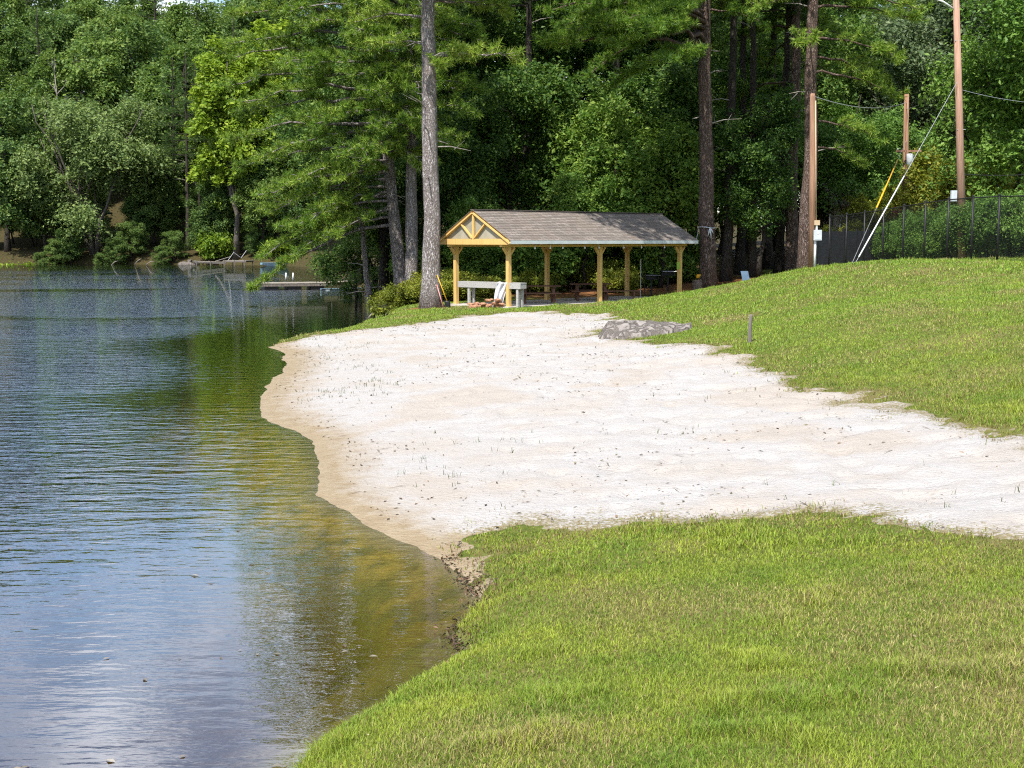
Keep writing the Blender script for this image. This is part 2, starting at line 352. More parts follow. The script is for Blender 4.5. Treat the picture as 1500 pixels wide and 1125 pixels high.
nt.links.new(c, b.inputs['Base Color']); nt.links.new(math_n(nt, 'MULTIPLY_ADD', fdry, 0.5), b.inputs['Roughness']); b.inputs['Roughness'].links[0].from_node.inputs[2].default_value = 0.45; b.inputs['Specular IOR Level'].default_value = 0.2
n5 = noise(nt, coords(nt, (1, 2.2, 1)), 11, 5, 0.65); hh = math_n(nt, 'ADD', math_n(nt, 'ADD', math_n(nt, 'MULTIPLY', n2, 1.2), n3), math_n(nt, 'MULTIPLY', n5, 1.0)); bump(nt, b, hh, 0.9, 0.035)

# lake water: clear tannin-stained water with rippled mirror surface
m = bpy.data.materials.new('lake_water'); m.use_nodes = True; M['water'] = m; nt = m.node_tree; nt.nodes.clear()
out = N(nt, 'ShaderNodeOutputMaterial'); tr = N(nt, 'ShaderNodeBsdfTransparent'); gl = N(nt, 'ShaderNodeBsdfGlossy', Roughness=0.015)
tr.inputs['Color'].default_value = (.97, .97, .95, 1); gl.inputs['Color'].default_value = (.93, .96, 1.0, 1)
fr = N(nt, 'ShaderNodeFresnel', IOR=1.75)
oc = coords(nt, (1, 1, 1), 'Object')
wv = N(nt, 'ShaderNodeTexWave', wave_type='BANDS', bands_direction='Y', wave_profile='SIN', Scale=0.85, Distortion=7.0, Detail=2.0)
wv.inputs['Detail Scale'].default_value = 1.1; wv.inputs['Detail Roughness'].default_value = 0.6
rot = coords(nt, (0.42, 1, 1), 'Object', (0, 0, R(-10))); nt.links.new(rot, wv.inputs['Vector'])
nf = noise(nt, coords(nt, (0.8, 2.3, 1), 'Object', (0, 0, R(-10))), 1.5, 3, 0.5)
nfine = noise(nt, coords(nt, (2.6, 6.0, 1), 'Object', (0, 0, R(6))), 1.5, 3, 0.5)
calm = noise(nt, coords(nt, (0.05, 0.085, 1)), 1.0, 3)
sep = N(nt, 'ShaderNodeSeparateXYZ'); geo = N(nt, 'ShaderNodeNewGeometry'); nt.links.new(geo.outputs['Position'], sep.inputs[0])
dist = math_n(nt, 'MULTIPLY', math_n(nt, 'SUBTRACT', sep.outputs['Y'], 12.0), 0.2, True)       # the near water is calmer
lee = N(nt, 'ShaderNodeAttribute', attribute_name='lee')
amp = math_n(nt, 'MULTIPLY', math_n(nt, 'MULTIPLY_ADD', dist, 0.85), lee.outputs['Fac'])
amp.node.inputs[0].links[0].from_node.inputs[2].default_value = 0.15
amp = math_n(nt, 'MULTIPLY', amp, ramp(nt, calm, [(0.34, (.25, .25, .25)), (0.56, (1, 1, 1))]))
h = math_n(nt, 'ADD', math_n(nt, 'MULTIPLY', wv.outputs['Fac'], 0.05), math_n(nt, 'ADD', math_n(nt, 'MULTIPLY', nf, 1.1), math_n(nt, 'MULTIPLY', nfine, 0.40)))
h = math_n(nt, 'MULTIPLY', h, math_n(nt, 'ADD', amp, 0.05))
bp = N(nt, 'ShaderNodeBump', Strength=1.0, Distance=0.10); nt.links.new(h, bp.inputs['Height'])
nt.links.new(bp.outputs[0], gl.inputs['Normal']); nt.links.new(bp.outputs[0], fr.inputs['Normal'])
mx = N(nt, 'ShaderNodeMixShader'); nt.links.new(math_n(nt, 'MULTIPLY', math_n(nt, 'MULTIPLY', fr.outputs[0], 1.8, True), math_n(nt, 'SUBTRACT', 1.0, geo.outputs['Backfacing'])), mx.inputs[0]); nt.links.new(tr.outputs[0], mx.inputs[1]); nt.links.new(gl.outputs[0], mx.inputs[2])
nt.links.new(mx.outputs[0], out.inputs['Surface'])
va = N(nt, 'ShaderNodeVolumeAbsorption', Density=0.60); va.inputs['Color'].default_value = (.66, .53, .08, 1)
nt.links.new(va.outputs[0], out.inputs['Volume'])

# lawn blades (tint stored per blade)
def blade_mat(name, trans=0.35):
    m, nt, b = mat_new(name); a = N(nt, 'ShaderNodeAttribute', attribute_name='tint')
    nt.links.new(a.outputs['Color'], b.inputs['Base Color']); b.inputs['Roughness'].default_value = 0.5; b.inputs['Specular IOR Level'].default_value = 0.3
    t = N(nt, 'ShaderNodeBsdfTranslucent'); mx = N(nt, 'ShaderNodeMixShader', Fac=trans); nt.links.new(a.outputs['Color'], t.inputs['Color'])
    nt.links.new(b.outputs[0], mx.inputs[1]); nt.links.new(t.outputs[0], mx.inputs[2]); nt.links.new(mx.outputs[0], nt.nodes['Material Output'].inputs['Surface']); return m
M['blades'] = blade_mat('grass_blades'); M['litter'] = blade_mat('dry_leaf_litter', 0.1)

M['timber'] = wood_mat('yellow_pine_timber', (.46, .265, .075), (.60, .385, .13), (.68, .46, .18), 2)
M['timber_x'] = wood_mat('yellow_pine_board', (.46, .27, .08), (.60, .39, .135), (.68, .465, .185), 0)
M['grey_wood'] = wood_mat('weathered_grey_board', (.20, .19, .18), (.34, .33, .31), (.46, .45, .43), 0)
M['brown_wood'] = wood_mat('brown_stained_board', (.06, .028, .018), (.125, .06, .038), (.19, .10, .066), 0)
M['dock_wood'] = wood_mat('dock_board', (.14, .12, .10), (.27, .24, .20), (.40, .36, .31), 0)
M['pole_wood'] = wood_mat('pole_wood', (.15, .075, .045), (.27, .145, .09), (.38, .24, .16), 2, 0.85, 22)
M['pole_pale'] = wood_mat('pale_pole_wood', (.22, .12, .08), (.36, .21, .145), (.46, .30, .22), 2, 0.85, 22)  # paler orange-brown wood of the tall lamp pole
M['stake_wood'] = wood_mat('stake_wood', (.05, .04, .03), (.13, .11, .09), (.28, .26, .24), 2, 0.9, 40)
M['gable_fill'] = simple('pale_gable_fill', (.24, .22, .16), (.36, .33, .25), (2, 2, 2), 1.0, 0.8)  # pale colour for the added gable infill
M['fascia'] = simple('fascia_paint', (.46, .50, .50), (.56, .60, .60), (3, 3, 3), 1.0, 0.5, 0)
M['concrete'] = simple('concrete', (.42, .38, .33), (.55, .50, .44), (4, 4, 4), 1.0, 0.9)
M['white_metal'] = simple('white_metal', (.60, .62, .62), (.74, .76, .76), (5, 5, 5), 1.0, 0.4, 0)
M['grey_metal'] = simple('grey_metal_box', (.40, .44, .47), (.54, .58, .61), (5, 5, 5), 1.0, 0.45, 0)
M['galv'] = simple('galvanised_wire', (.36, .36, .36), (.55, .55, .56), (9, 9, 9), 1.0, 0.4, 0, 0.6)
M['black_metal'] = simple('black_metal', (.008, .008, .009), (.022, .022, .024), (9, 9, 9), 1.0, 0.5, 0)
M['panel_dark'] = simple('charcoal_panel', (.014, .015, .019), (.032, .034, .042), (3, 3, 12), 1.0, 0.85, 0)
M['yellow'] = simple('yellow_plastic', (.60, .30, .012), (.74, .40, .02), (5, 5, 5), 1.0, 0.4, 0)
M['tan'] = simple('tan_plastic', (.40, .29, .17), (.52, .40, .26), (5, 5, 5), 1.0, 0.5, 0)
M['red'] = simple('faded_red_plastic', (.46, .17, .15), (.60, .30, .27), (5, 5, 5), 1.0, 0.5, 0)
M['cloth'] = simple('pale_cloth', (.42, .42, .45), (.66, .66, .68), (6, 6, 2), 1.5, 0.85, 0.02)
M['rock'] = bark_mat('granite', (.10, .086, .074), (.21, .185, .165), (.32, .29, .27), 0.22, 0.07)
M['redstone'] = simple('red_fieldstone', (.20, .085, .045), (.46, .25, .15), (5, 5, 5), 1.2, 0.9, 0.02)
M['blue_paint'] = simple('blue_paint', (.055, .10, .16), (.11, .17, .24), (3, 3, 3), 1.0, 0.5, 0)
M['pale_blue'] = simple('pale_blue_hull', (.13, .22, .29), (.21, .31, .37), (3, 3, 3), 1.0, 0.4, 0)
M['teal'] = simple('teal_canvas', (.03, .075, .07), (.05, .11, .10), (3, 3, 3), 1.0, 0.85, 0)
M['sign_green'] = simple('lime_paper', (.34, .50, .07), (.42, .60, .10), (4, 4, 4), 1.0, 0.6, 0)
M['siding'] = simple('cream_siding', (.45, .40, .32), (.55, .50, .42), (1, 1, 9), 1.0, 0.7, 0)
M['house_roof'] = simple('tan_shingle', (.22, .19, .16), (.34, .30, .26), (6, 6, 6), 1.0, 0.9, 0.01)
M['glass'] = simple('window_glass', (.02, .025, .03), (.04, .05, .06), (1, 1, 1), 1.0, 0.08, 0, 0, 0.6)
M['stump_bark'] = bark_mat('stump_bark', (.05, .035, .03), (.22, .16, .13), (.34, .27, .23), 1.4, 0.02)
M['bulb'] = simple('frosted_bulb', (.6, .6, .58), (.75, .75, .72), (1, 1, 1), 1.0, 0.25, 0)

for mname, dk_ in (('shingle', 1.0), ('shingle_dark', .86)):
  m, nt, b = mat_new('asphalt_' + mname); M[mname] = m
  br = N(nt, 'ShaderNodeTexBrick', Scale=1.0); br.inputs['Color1'].default_value = (.125 * dk_, .105 * dk_, .088 * dk_, 1); br.inputs['Color2'].default_value = (.25 * dk_, .21 * dk_, .18 * dk_, 1)
  br.inputs['Mortar'].default_value = (.06, .05, .045, 1); br.inputs['Mortar Size'].default_value = 0.02; br.inputs['Brick Width'].default_value = 0.33; br.inputs['Row Height'].default_value = 0.30
  tc = N(nt, 'ShaderNodeTexCoord'); nt.links.new(tc.outputs['UV'], br.inputs['Vector'])
  g1 = noise(nt, coords(nt), 60, 3); g2 = noise(nt, coords(nt), 0.9, 4)
  c = mixc(nt, math_n(nt, 'MULTIPLY', g1, 0.5), br.outputs['Color'], (.22, .19, .17)); c = mixc(nt, ramp(nt, g2, [(.45, (0, 0, 0)), (.7, (.5, .5, .5))]), c, (.17, .13, .10))
  nt.links.new(c, b.inputs['Base Color']); b.inputs['Roughness'].default_value = 0.92; bump(nt, b, g1, 0.7, 0.006)

# ------------------------------------------------------------------ ground, beach, lake
def axis_lines(lo, fine_lo, fine_hi, hi, step, grow):
    a = list(np.arange(fine_lo, fine_hi, step)); s = step; x = a[-1]
    while x < hi: s *= grow; x += s; a.append(x)
    s = step; x = a[0]; pre = []
    while x > lo: s *= grow; x -= s; pre.append(x)
    return np.array(pre[::-1] + a)
xs = axis_lines(-880, -10, 17, 880, 0.19, 1.06)
ys = [-110, -80, -50, -30, -18, -10, -5, -2, 0, 1.5, 3, 4, 5]; y = 5.0
while y < 880: y += max(0.12, 0.0118 * y); ys.append(y)
ys = np.array(ys)
GX, GY = np.meshgrid(xs, ys); GZ = height(GX.ravel(), GY.ravel())
nx, ny = len(xs), len(ys); idx = np.arange(nx * ny).reshape(ny, nx)
quads = np.stack([idx[:-1, :-1], idx[:-1, 1:], idx[1:, 1:], idx[1:, :-1]], -1).reshape(-1, 4)
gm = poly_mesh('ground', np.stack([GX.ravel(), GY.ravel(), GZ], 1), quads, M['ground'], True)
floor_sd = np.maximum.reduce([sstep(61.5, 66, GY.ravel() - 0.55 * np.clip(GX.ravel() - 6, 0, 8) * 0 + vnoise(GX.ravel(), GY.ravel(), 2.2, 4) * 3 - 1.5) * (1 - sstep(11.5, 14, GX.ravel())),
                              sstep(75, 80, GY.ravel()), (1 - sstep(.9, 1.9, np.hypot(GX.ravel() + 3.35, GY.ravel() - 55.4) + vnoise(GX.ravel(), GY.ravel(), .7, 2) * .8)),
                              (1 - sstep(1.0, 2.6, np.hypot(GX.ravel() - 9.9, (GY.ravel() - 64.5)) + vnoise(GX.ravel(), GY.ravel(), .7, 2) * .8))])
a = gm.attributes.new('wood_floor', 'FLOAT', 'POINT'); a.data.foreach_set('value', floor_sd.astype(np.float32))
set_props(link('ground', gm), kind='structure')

sand_edge_px = [(400, 506), (440, 497), (470, 491), (520, 485), (560, 480), (600, 475), (640, 468), (680, 463), (730, 460), (790, 457.5), (850, 459), (890, 463), (915, 468), (905, 474), (880, 484), (876, 494),
                (930, 497), (1000, 502), (1050, 514), (1100, 527), (1130, 540), (1165, 556), (1200, 567), (1250, 580), (1300, 592), (1350, 606), (1400, 617), (1450, 632), (1500, 645), (1600, 672),
                (1750, 740), (1640, 812), (1500, 794), (1450, 790), (1420, 788), (1370, 781), (1330, 771), (1290, 762), (1250, 757), (1180, 755), (1100, 757), (1030, 763), (950, 766), (880, 772), (830, 771), (780, 769),
                (740, 780), (700, 789), (684, 799), (692, 812), (716, 824), (722, 838), (712, 858), (712, 878)]
sand_poly = [tuple(hit(x, y)[:2]) for x, y in sand_edge_px] + pw([(694, 886), (590, 868), (420, 815), (250, 700), (180, 620), (160, 560), (220, 520), (350, 502)])
sand_poly = np.array(sand_poly)
def sand_sd(X, Y):
    s = poly_sd(sand_poly, X, Y)
    return s + (vnoise(X, Y, .9, 21, 3) - .5) * (0.35 + 1.3 * sstep(11, 22, Y)) + (vnoise(X, Y, .22, 23, 2) - .5) * 0.55
bx = np.arange(-14, 17, 0.09); by = []; y = 9.0
while y < 56: by.append(y); y += max(.075, .0052 * y)
by = np.array(by); BX, BY = np.meshgrid(bx, by); bxx, byy = BX.ravel(), BY.ravel()
ssd = poly_sd(sand_poly, bxx, byy); keep_v = ssd > -1.1
ssn = np.full(len(bxx), -5.0); ssn[keep_v] = sand_sd(bxx[keep_v], byy[keep_v])
bz = np.zeros(len(bxx)); bz[keep_v] = height(bxx[keep_v], byy[keep_v]) + 0.022 * np.tanh(ssn[keep_v] / 0.16) + 0.002
# footprints and rake marks, trodden dry sand
trod = ((vnoise(bxx, byy, .36, 31, 2) - .5) * 0.065 - .045 * sstep(.64, .78, vnoise(bxx, byy, .3, 37))) * sstep(.1, .3, bz)
bz = bz + np.where(keep_v & (ssn > 0.1), trod, 0)
bi = np.arange(len(bxx)).reshape(BX.shape)
q = np.stack([bi[:-1, :-1], bi[:-1, 1:], bi[1:, 1:], bi[1:, :-1]], -1).reshape(-1, 4)
q = q[(ssn[q].max(1) > -0.45)]
used = np.unique(q); remap = np.full(len(bxx), -1); remap[used] = np.arange(len(used))
bme = poly_mesh('beach', np.stack([bxx, byy, bz], 1)[used], remap[q], M['sand'], True)
a = bme.attributes.new('edge', 'FLOAT', 'POINT'); a.data.foreach_set('value', ssn[used].astype(np.float32))
set_props(link('beach', bme), kind='structure')
gco = np.empty(len(gm.vertices) * 3, np.float32); gm.vertices.foreach_get('co', gco); gco = gco.reshape(-1, 3)      # the soil lies lower under the sand
wsel = (gco[:, 1] > 8) & (gco[:, 1] < 58) & (np.abs(gco[:, 0]) < 25); gco[wsel, 2] -= 0.14 * sstep(.12, .5, sand_sd(gco[wsel, 0].astype(float), gco[wsel, 1].astype(float)))
gm.vertices.foreach_set('co', gco.ravel()); gm.update()

wx = np.arange(-250, 34.1, 4.0); wy = np.concatenate([np.arange(-110, 0, 10), np.arange(0, 60, 1.0), np.arange(60, 262, 10.0)])
wx = np.unique(np.concatenate([wx, np.arange(-30, 8, 1.0)]))
WX, WY = np.meshgrid(wx, wy); wi = np.arange(WX.size).reshape(WX.shape)
wq = np.stack([wi[:-1, :-1], wi[:-1, 1:], wi[1:, 1:], wi[1:, :-1]], -1).reshape(-1, 4)
top_n = WX.size
WV = np.concatenate([np.stack([WX.ravel(), WY.ravel(), np.zeros(top_n)], 1), np.stack([WX.ravel(), WY.ravel(), np.full(top_n, -9.0)], 1)])
sides = []
for e in (wi[0, :], wi[:, -1], wi[-1, ::-1], wi[::-1, 0]):
    for k in range(len(e) - 1): sides.append((e[k + 1], e[k], e[k] + top_n, e[k + 1] + top_n))
wq = np.concatenate([wq, wq[:, ::-1] + top_n, np.array(sides)])
wm = poly_mesh('lake', WV, wq, M['water'])
lee_sd = np.maximum(-poly_sd(land_poly, WX.ravel(), WY.ravel()), 0)
lee_v = 0.08 + 0.92 * sstep(1.6, 6.0, lee_sd)
cove = sstep(37, 42, WY.ravel()) * (1 - sstep(62, 80, WY.ravel())) * sstep(-16, -9, WX.ravel())
lee_v = lee_v * (1 - 0.8 * cove)
a = wm.attributes.new('lee', 'FLOAT', 'POINT'); a.data.foreach_set('value', np.concatenate([lee_v, lee_v]).astype(np.float32))
set_props(link('lake', wm), kind='structure')

# ------------------------------------------------------------------ trees
def unit(v): v = np.asarray(v, float); return v / (np.linalg.norm(v, axis=-1, keepdims=True) + 1e-9)
def leaf_mesh(name, P, Nrm, L, W, mat, r):
    """folded rhombic leaves: P centres, Nrm rough normals, L and W half sizes"""
    n = len(P); Nn = unit(Nrm); t = unit(np.cross(Nn, r.normal(size=(n, 3)))); bt = np.cross(Nn, t)
    L = L[:, None]; W = W[:, None]
    V = np.stack([P - t * L, P + bt * W + Nn * W * .35, P + t * L, P - bt * W + Nn * W * .35], 1).reshape(-1, 3)
    return poly_mesh(name, V, np.arange(n * 4).reshape(n, 4), mat)
def needle_mesh(name, P, D, S, mat, r, per=26, length=.31, width=.019):
    """needle tufts: P centres, D directions, S sizes"""
    T = len(P); dirs = unit(D[:, None, :] * 0.45 + unit(r.normal(size=(T, per, 3))) * 0.85)
    ln = length * S[:, None] * r.uniform(.7, 1.1, (T, per)); side = unit(np.cross(dirs, r.normal(size=(T, per, 3)))) * width * S[:, None, None]
    b0 = P[:, None, :] + dirs * 0.02 + D[:, None, :] * r.uniform(-.14, .05, (T, per, 1)) * S[:, None, None]
    V = np.stack([b0 - side, b0 + side, b0 + dirs * ln[..., None]], 2).reshape(-1, 3)
    return poly_mesh(name, V, np.arange(T * per * 3).reshape(-1, 3), mat)
def trunk_tube(mb, pts, radii, sides, r, rough=.05):
    b0 = len(mb.v); mb.tube(pts, radii, sides)
    for i, p in enumerate(pts):
        for k in range(sides):
            v = np.array(mb.v[b0 + i * sides + k]); mb.v[b0 + i * sides + k] = tuple(p + (v - p) * (1 + r.normal() * rough))

def pine_parts(H, r0, h_crown, seed, top=(0, 0), limbs=(), needle='needles', dead=6, whorl=.62, reach=3.4, density=1.0, sides=18, per=40, wobble=.12):
    r = np.random.default_rng(seed); mb = MB(); n = 30
    t = np.linspace(0, 1, n); wob = np.cumsum(r.normal(0, wobble / 4, (n, 2)), 0); wob -= wob[0]
    pts = [np.array([top[0] * s ** 1.1 + wob[i, 0], top[1] * s ** 1.1 + wob[i, 1], H * s - .25 * (i == 0)]) for i, s in enumerate(t)]
    rad = [r0 * (1 - .80 * s ** 1.15) * (1 + .42 * math.exp(-s * H / .45)) for s in t]
    trunk_tube(mb, pts, rad, sides, r)
    def on_trunk(h): s = min(h / H, .995) * (n - 1); i = min(int(s), n - 2); f = s - i; return pts[i] * (1 - f) + pts[i + 1] * f, rad[i]
    TP, TD, TS = [], [], []
    def limb(h, az, L, rise, droop, bare=.28, dens=1.0):
        p0, rr = on_trunk(h); d = np.array([math.cos(az), math.sin(az), 0]); sd = np.array([-d[1], d[0], 0]); curl = r.normal(0, .10)
        m = 9; P = [p0 + d * L * s + sd * L * curl * s * s + np.array([0, 0, L * (rise * s - droop * s * s)]) + r.normal(0, .012 * L, 3) * (s > 0) for s in np.linspace(0, 1, m)]
        rb = min(.02 + .0105 * L, rr * .6); mb.tube(P, [rb * (1 - .85 * s) + .006 for s in np.linspace(0, 1, m)], 5, False)
        nt_ = max(4, int(L * 4.4 * dens * density)); ss = bare + (1 - bare) * np.sort(r.random(nt_))
        for j, s in enumerate(ss):
            f = s * (m - 1); i = min(int(f), m - 2); q = P[i] + (P[i + 1] - P[i]) * (f - i); ax = unit(P[i + 1] - P[i]); sg = 1 if j % 2 else -1
            tl = (.35 + 1.0 * (1 - s) * min(1, L / 4) + r.random() * .35) * min(1.15, .45 + L / 6)
            tdv = unit(ax * .75 + sd * sg * r.uniform(.5, 1.1) + np.array([0, 0, r.uniform(-.18, .34)]))
            e = q + tdv * tl + np.array([0, 0, .1 * tl]); mb.tube([q, (q + e) / 2 - np.array([0, 0, .04 * tl]), e], [.016, .012, .007], 4, False)
            k = max(2, int(tl * 3.2))
            for u in np.linspace(.42, 1, k):
                TP.append(q + (e - q) * u + r.normal(0, .055, 3)); TD.append(unit(tdv + np.array([0, 0, .45]) + r.normal(0, .3, 3))); TS.append(r.uniform(.75, 1.15))
        TP.append(P[-1]); TD.append(unit(P[-1] - P[-2])); TS.append(1.1)
    for a in limbs: limb(*a)
    h = h_crown; az = r.random() * 6.28
    while h < H - .6:
        s = (h - h_crown) / (H - h_crown)
        for k in range(3 if s < .8 else 2):
            az += 2.1 + r.normal(0, .35); L = reach * (1.02 - .86 * s ** 1.3) * r.uniform(.7, 1.15)
            limb(h + r.uniform(-.25, .25), az, L, .15 + .5 * s + r.normal(0, .08), .32 - .25 * s)
        h += whorl * r.uniform(.75, 1.2)
    dms = []
    for k in range(dead):                          # bare dead limbs below the crown
        hh = h_crown * r.uniform(.28, .95); p0, rr = on_trunk(hh); aa = r.random() * 6.28; L = r.uniform(.5, 1.9); d = np.array([math.cos(aa), math.sin(aa), r.uniform(-.15, .35)])
        dm = MB(); dms.append(dm); e = p0 + d * L; dm.tube([p0, p0 + d * L * .5 + np.array([0, 0, .06 * L]), e], [.035, .024, .008], 5, False)
        f = p0 + d * L * .6; dm.tube([f, f + (d + r.normal(0, .6, 3)) * L * .3], [.014, .005], 4, False)
    TP, TD, TS = np.array(TP), np.array(TD), np.array(TS)
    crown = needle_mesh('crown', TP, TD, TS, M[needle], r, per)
    return mb, crown, dms
def place_tree(name, mb, crown, dm, bark, loc, label, group=None, cat='tree', rz=0.0, sc=1.0):
    root = empty(name, loc, label, cat, group); root.rotation_euler.z = rz; root.scale = (sc,) * 3
    tm = raw_mesh('trunk', np.array(mb.v), [i for f in mb.f for i in f], np.cumsum([0] + [len(f) for f in mb.f[:-1]]), [len(f) for f in mb.f], M[bark], True)
    link('trunk', tm, root)
    if crown is not None: link('crown', crown, root)
    for dm in (dm or ()):
        link('dead_limb', raw_mesh('dead_limb', np.array(dm.v), [i for f in dm.f for i in f], np.cumsum([0] + [len(f) for f in dm.f[:-1]]), [len(f) for f in dm.f], M['dead_wood'], True), root)
    return root
def copy_tree(src, loc, label, group=None, rz=0.0, sc=1.0, name=None, squash=1.0):
    c = src.copy(); COL.objects.link(c); c.location = tuple(map(float, loc)); c.rotation_euler = (0, 0, rz); c.scale = (sc, sc, sc * squash)
    c['label'] = label
    if group: c['group'] = group
    elif 'group' in c: del c['group']
    if name: c.name = name
    for ch in src.children:
        k = ch.copy(); COL.objects.link(k); k.parent = c
    return c

def broad_parts(H, r0, base, rx, seed, leaf='leaf_mid', n_clump=120, per=260, lsize=.13, clump=.8, stems=1, low=False, droop=0.0, shell=.35, wide=.44, lean=0.0):
    """broadleaf tree: trunk with limbs, leaves gathered in clumps round the limb ends"""
    r = np.random.default_rng(seed); mb = MB(); centres = []
    cz_, rzv = (base + H) / 2, (H - base) / 2
    for st in range(stems):
        a0 = r.random() * 6.28; tilt = (0.05 if stems == 1 else .30) * H; n = 10
        ph = H * (.86 if stems == 1 else r.uniform(.6, .85))
        tp = [np.array([math.cos(a0) * tilt * s ** 1.3 + lean * s * s + (math.cos(a0) * .25 if stems > 1 else 0), math.sin(a0) * tilt * s ** 1.3 + (math.sin(a0) * .25 if stems > 1 else 0), ph * s - .2 * (s == 0)]) + r.normal(0, .012 * H, 3) * (0 < s) * [1, 1, .2] for s in np.linspace(0, 1, n)]
        rr = r0 / math.sqrt(stems); rad = [rr * (1 - .82 * s) * (1 + .35 * math.exp(-s * ph / .4)) for s in np.linspace(0, 1, n)]
        trunk_tube(mb, tp, rad, 10, r, .04)
        nl = int((18 if stems == 1 else 9))
        for k in range(nl):
            s = r.uniform(max(.12, base / H * .9), .97); f = s * (n - 1); i = min(int(f), n - 2); p0 = tp[i] + (tp[i + 1] - tp[i]) * (f - i)
            az = k * 2.4 + r.normal(0, .4); u = np.array([math.cos(az), math.sin(az), 0])
            zt = p0[2] + (H - p0[2]) * r.uniform(.1, .55); q = np.clip((zt - cz_) / rzv, -.95, .95); rad_e = rx * math.sqrt(1 - q * q) * r.uniform(.6, .95)
            e = np.array([u[0] * rad_e + lean * (zt / H) ** 2, u[1] * rad_e, zt]); mid = p0 * .5 + e * .5 + np.array([0, 0, .10 * np.linalg.norm(e - p0)]) + r.normal(0, .03 * H, 3)
            mb.tube([p0, p0 * .7 + mid * .3, mid, e], [rad[i] * .5, rad[i] * .36, rad[i] * .24, .012], 6, False)
            for w in (.45, .65, .85, 1.0):
                c = (p0 * (1 - w) ** 2 + 2 * mid * w * (1 - w) + e * w * w); centres.append(c + r.normal(0, .06 * rx, 3))
                if w < 1:
                    e2 = c + unit(r.normal(size=3) + u * .6) * rx * .28; mb.tube([c, (c + e2) / 2 + r.normal(0, .05, 3), e2], [rad[i] * .16, rad[i] * .11, .008], 4, False); centres.append(e2)
    while len(centres) < n_clump:
        v = unit(r.normal(size=3)) * (r.random() ** shell); z = cz_ + v[2] * rzv
        if low: w = 1.0
        else: w = 1 - .35 * max(0, v[2])
        centres.append(np.array([v[0] * rx * w + lean * (z / H) ** 2, v[1] * rx * w, z]))
    Cn = np.array(centres)[:n_clump * 2]; Cn = Cn[Cn[:, 2] > .25]
    k = r.uniform(.55, 1.35, len(Cn)) * clump; cnt = (per * (k / clump) ** 1.6).astype(int) + 4; ids = np.repeat(np.arange(len(Cn)), cnt)
    off = r.normal(size=(len(ids), 3)) * np.array([wide, wide, .34]); rad_o = np.linalg.norm(off[:, :2], axis=1)
    off[:, 2] -= droop * rad_o + .25 * rad_o ** 2
    P = Cn[ids] + off * k[ids][:, None]; P[:, 2] = np.maximum(P[:, 2], .06)
    out = P - np.array([lean * .4, 0, cz_]); out[:, 2] *= .3
    Nn = unit(out) * .35 + np.array([0, 0, .75]) + r.normal(size=P.shape) * .62
    L = lsize * (.5 + .85 * r.random(len(P)) ** 1.5); return mb, leaf_mesh('crown', P, Nn, L, L * r.uniform(.42, .68, len(P)), M[leaf], r), None

def ground_pt(px, y): x = (px - 750) / FPX * (y / math.cos(PITCH)) * math.cos(PITCH) ; x = (px - 750) / FPX * (y * math.cos(PITCH) + CAM_Z * math.sin(PITCH)); return np.array([x, y, gz(x, y) - .05])
def limbset(specs): return [(h, R(az), L, rise, droop, bare) for h, az, L, rise, droop, bare in specs]

# --- the tall pines round the pavilion, each shaped after the photograph (azimuth 180 = to the left, 270 = to the camera)
rl = np.random.default_rng(5)
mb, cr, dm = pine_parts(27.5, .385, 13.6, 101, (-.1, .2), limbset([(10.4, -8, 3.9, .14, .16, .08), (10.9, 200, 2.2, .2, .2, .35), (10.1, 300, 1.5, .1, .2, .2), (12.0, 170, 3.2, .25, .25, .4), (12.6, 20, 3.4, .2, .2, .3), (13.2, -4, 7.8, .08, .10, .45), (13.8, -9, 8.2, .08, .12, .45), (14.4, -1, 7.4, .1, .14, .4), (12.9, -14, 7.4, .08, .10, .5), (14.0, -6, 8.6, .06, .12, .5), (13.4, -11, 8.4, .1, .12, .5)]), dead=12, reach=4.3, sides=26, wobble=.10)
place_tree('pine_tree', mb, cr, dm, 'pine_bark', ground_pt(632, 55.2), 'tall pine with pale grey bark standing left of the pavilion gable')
mb, cr, dm = pine_parts(28, .40, 15.0, 102, (-.7, .4), limbset([(13.6, 185, 6.8, .05, .34, .3), (12.6, 200, 6.2, .0, .40, .35), (14.2, 170, 7.4, .1, .25, .3), (14.0, 215, 5.6, .05, .45, .3), (11.6, 190, 5.0, -.05, .35, .45),
      (12.2, 238, 9.4, .04, .20, .35), (13.0, 249, 9.0, .06, .22, .35), (13.8, 229, 9.6, .08, .24, .3), (14.6, 242, 9.4, .08, .20, .3), (11.4, 254, 8.4, .02, .2, .4), (15.0, 222, 9.0, .1, .3, .3), (13.4, 236, 8.6, .0, .2, .4), (12.6, 233, 10.4, .02, .18, .45), (12.9, 243, 9.6, .02, .2, .45), (11.8, 238, 10.2, .02, .12, .5), (13.2, 229, 10.6, .0, .2, .5), (12.0, 245, 9.4, .04, .14, .45), (14.0, 234, 10.0, .04, .24, .4), (14.8, 10, 3.5, .1, .3, .3), (13.4, 330, 3.0, .1, .4, .3), (14.4, 60, 3.4, .1, .3, .3), (15.2, 160, 6.5, .1, .3, .2), (15.4, 225, 5.5, .1, .4, .25)]), dead=7, reach=4.4, sides=22)
place_tree('pine_tree', mb, cr, dm, 'pine_bark_red', ground_pt(1036, 64.5), 'big reddish barked pine right of the pavilion beside a cut stump')
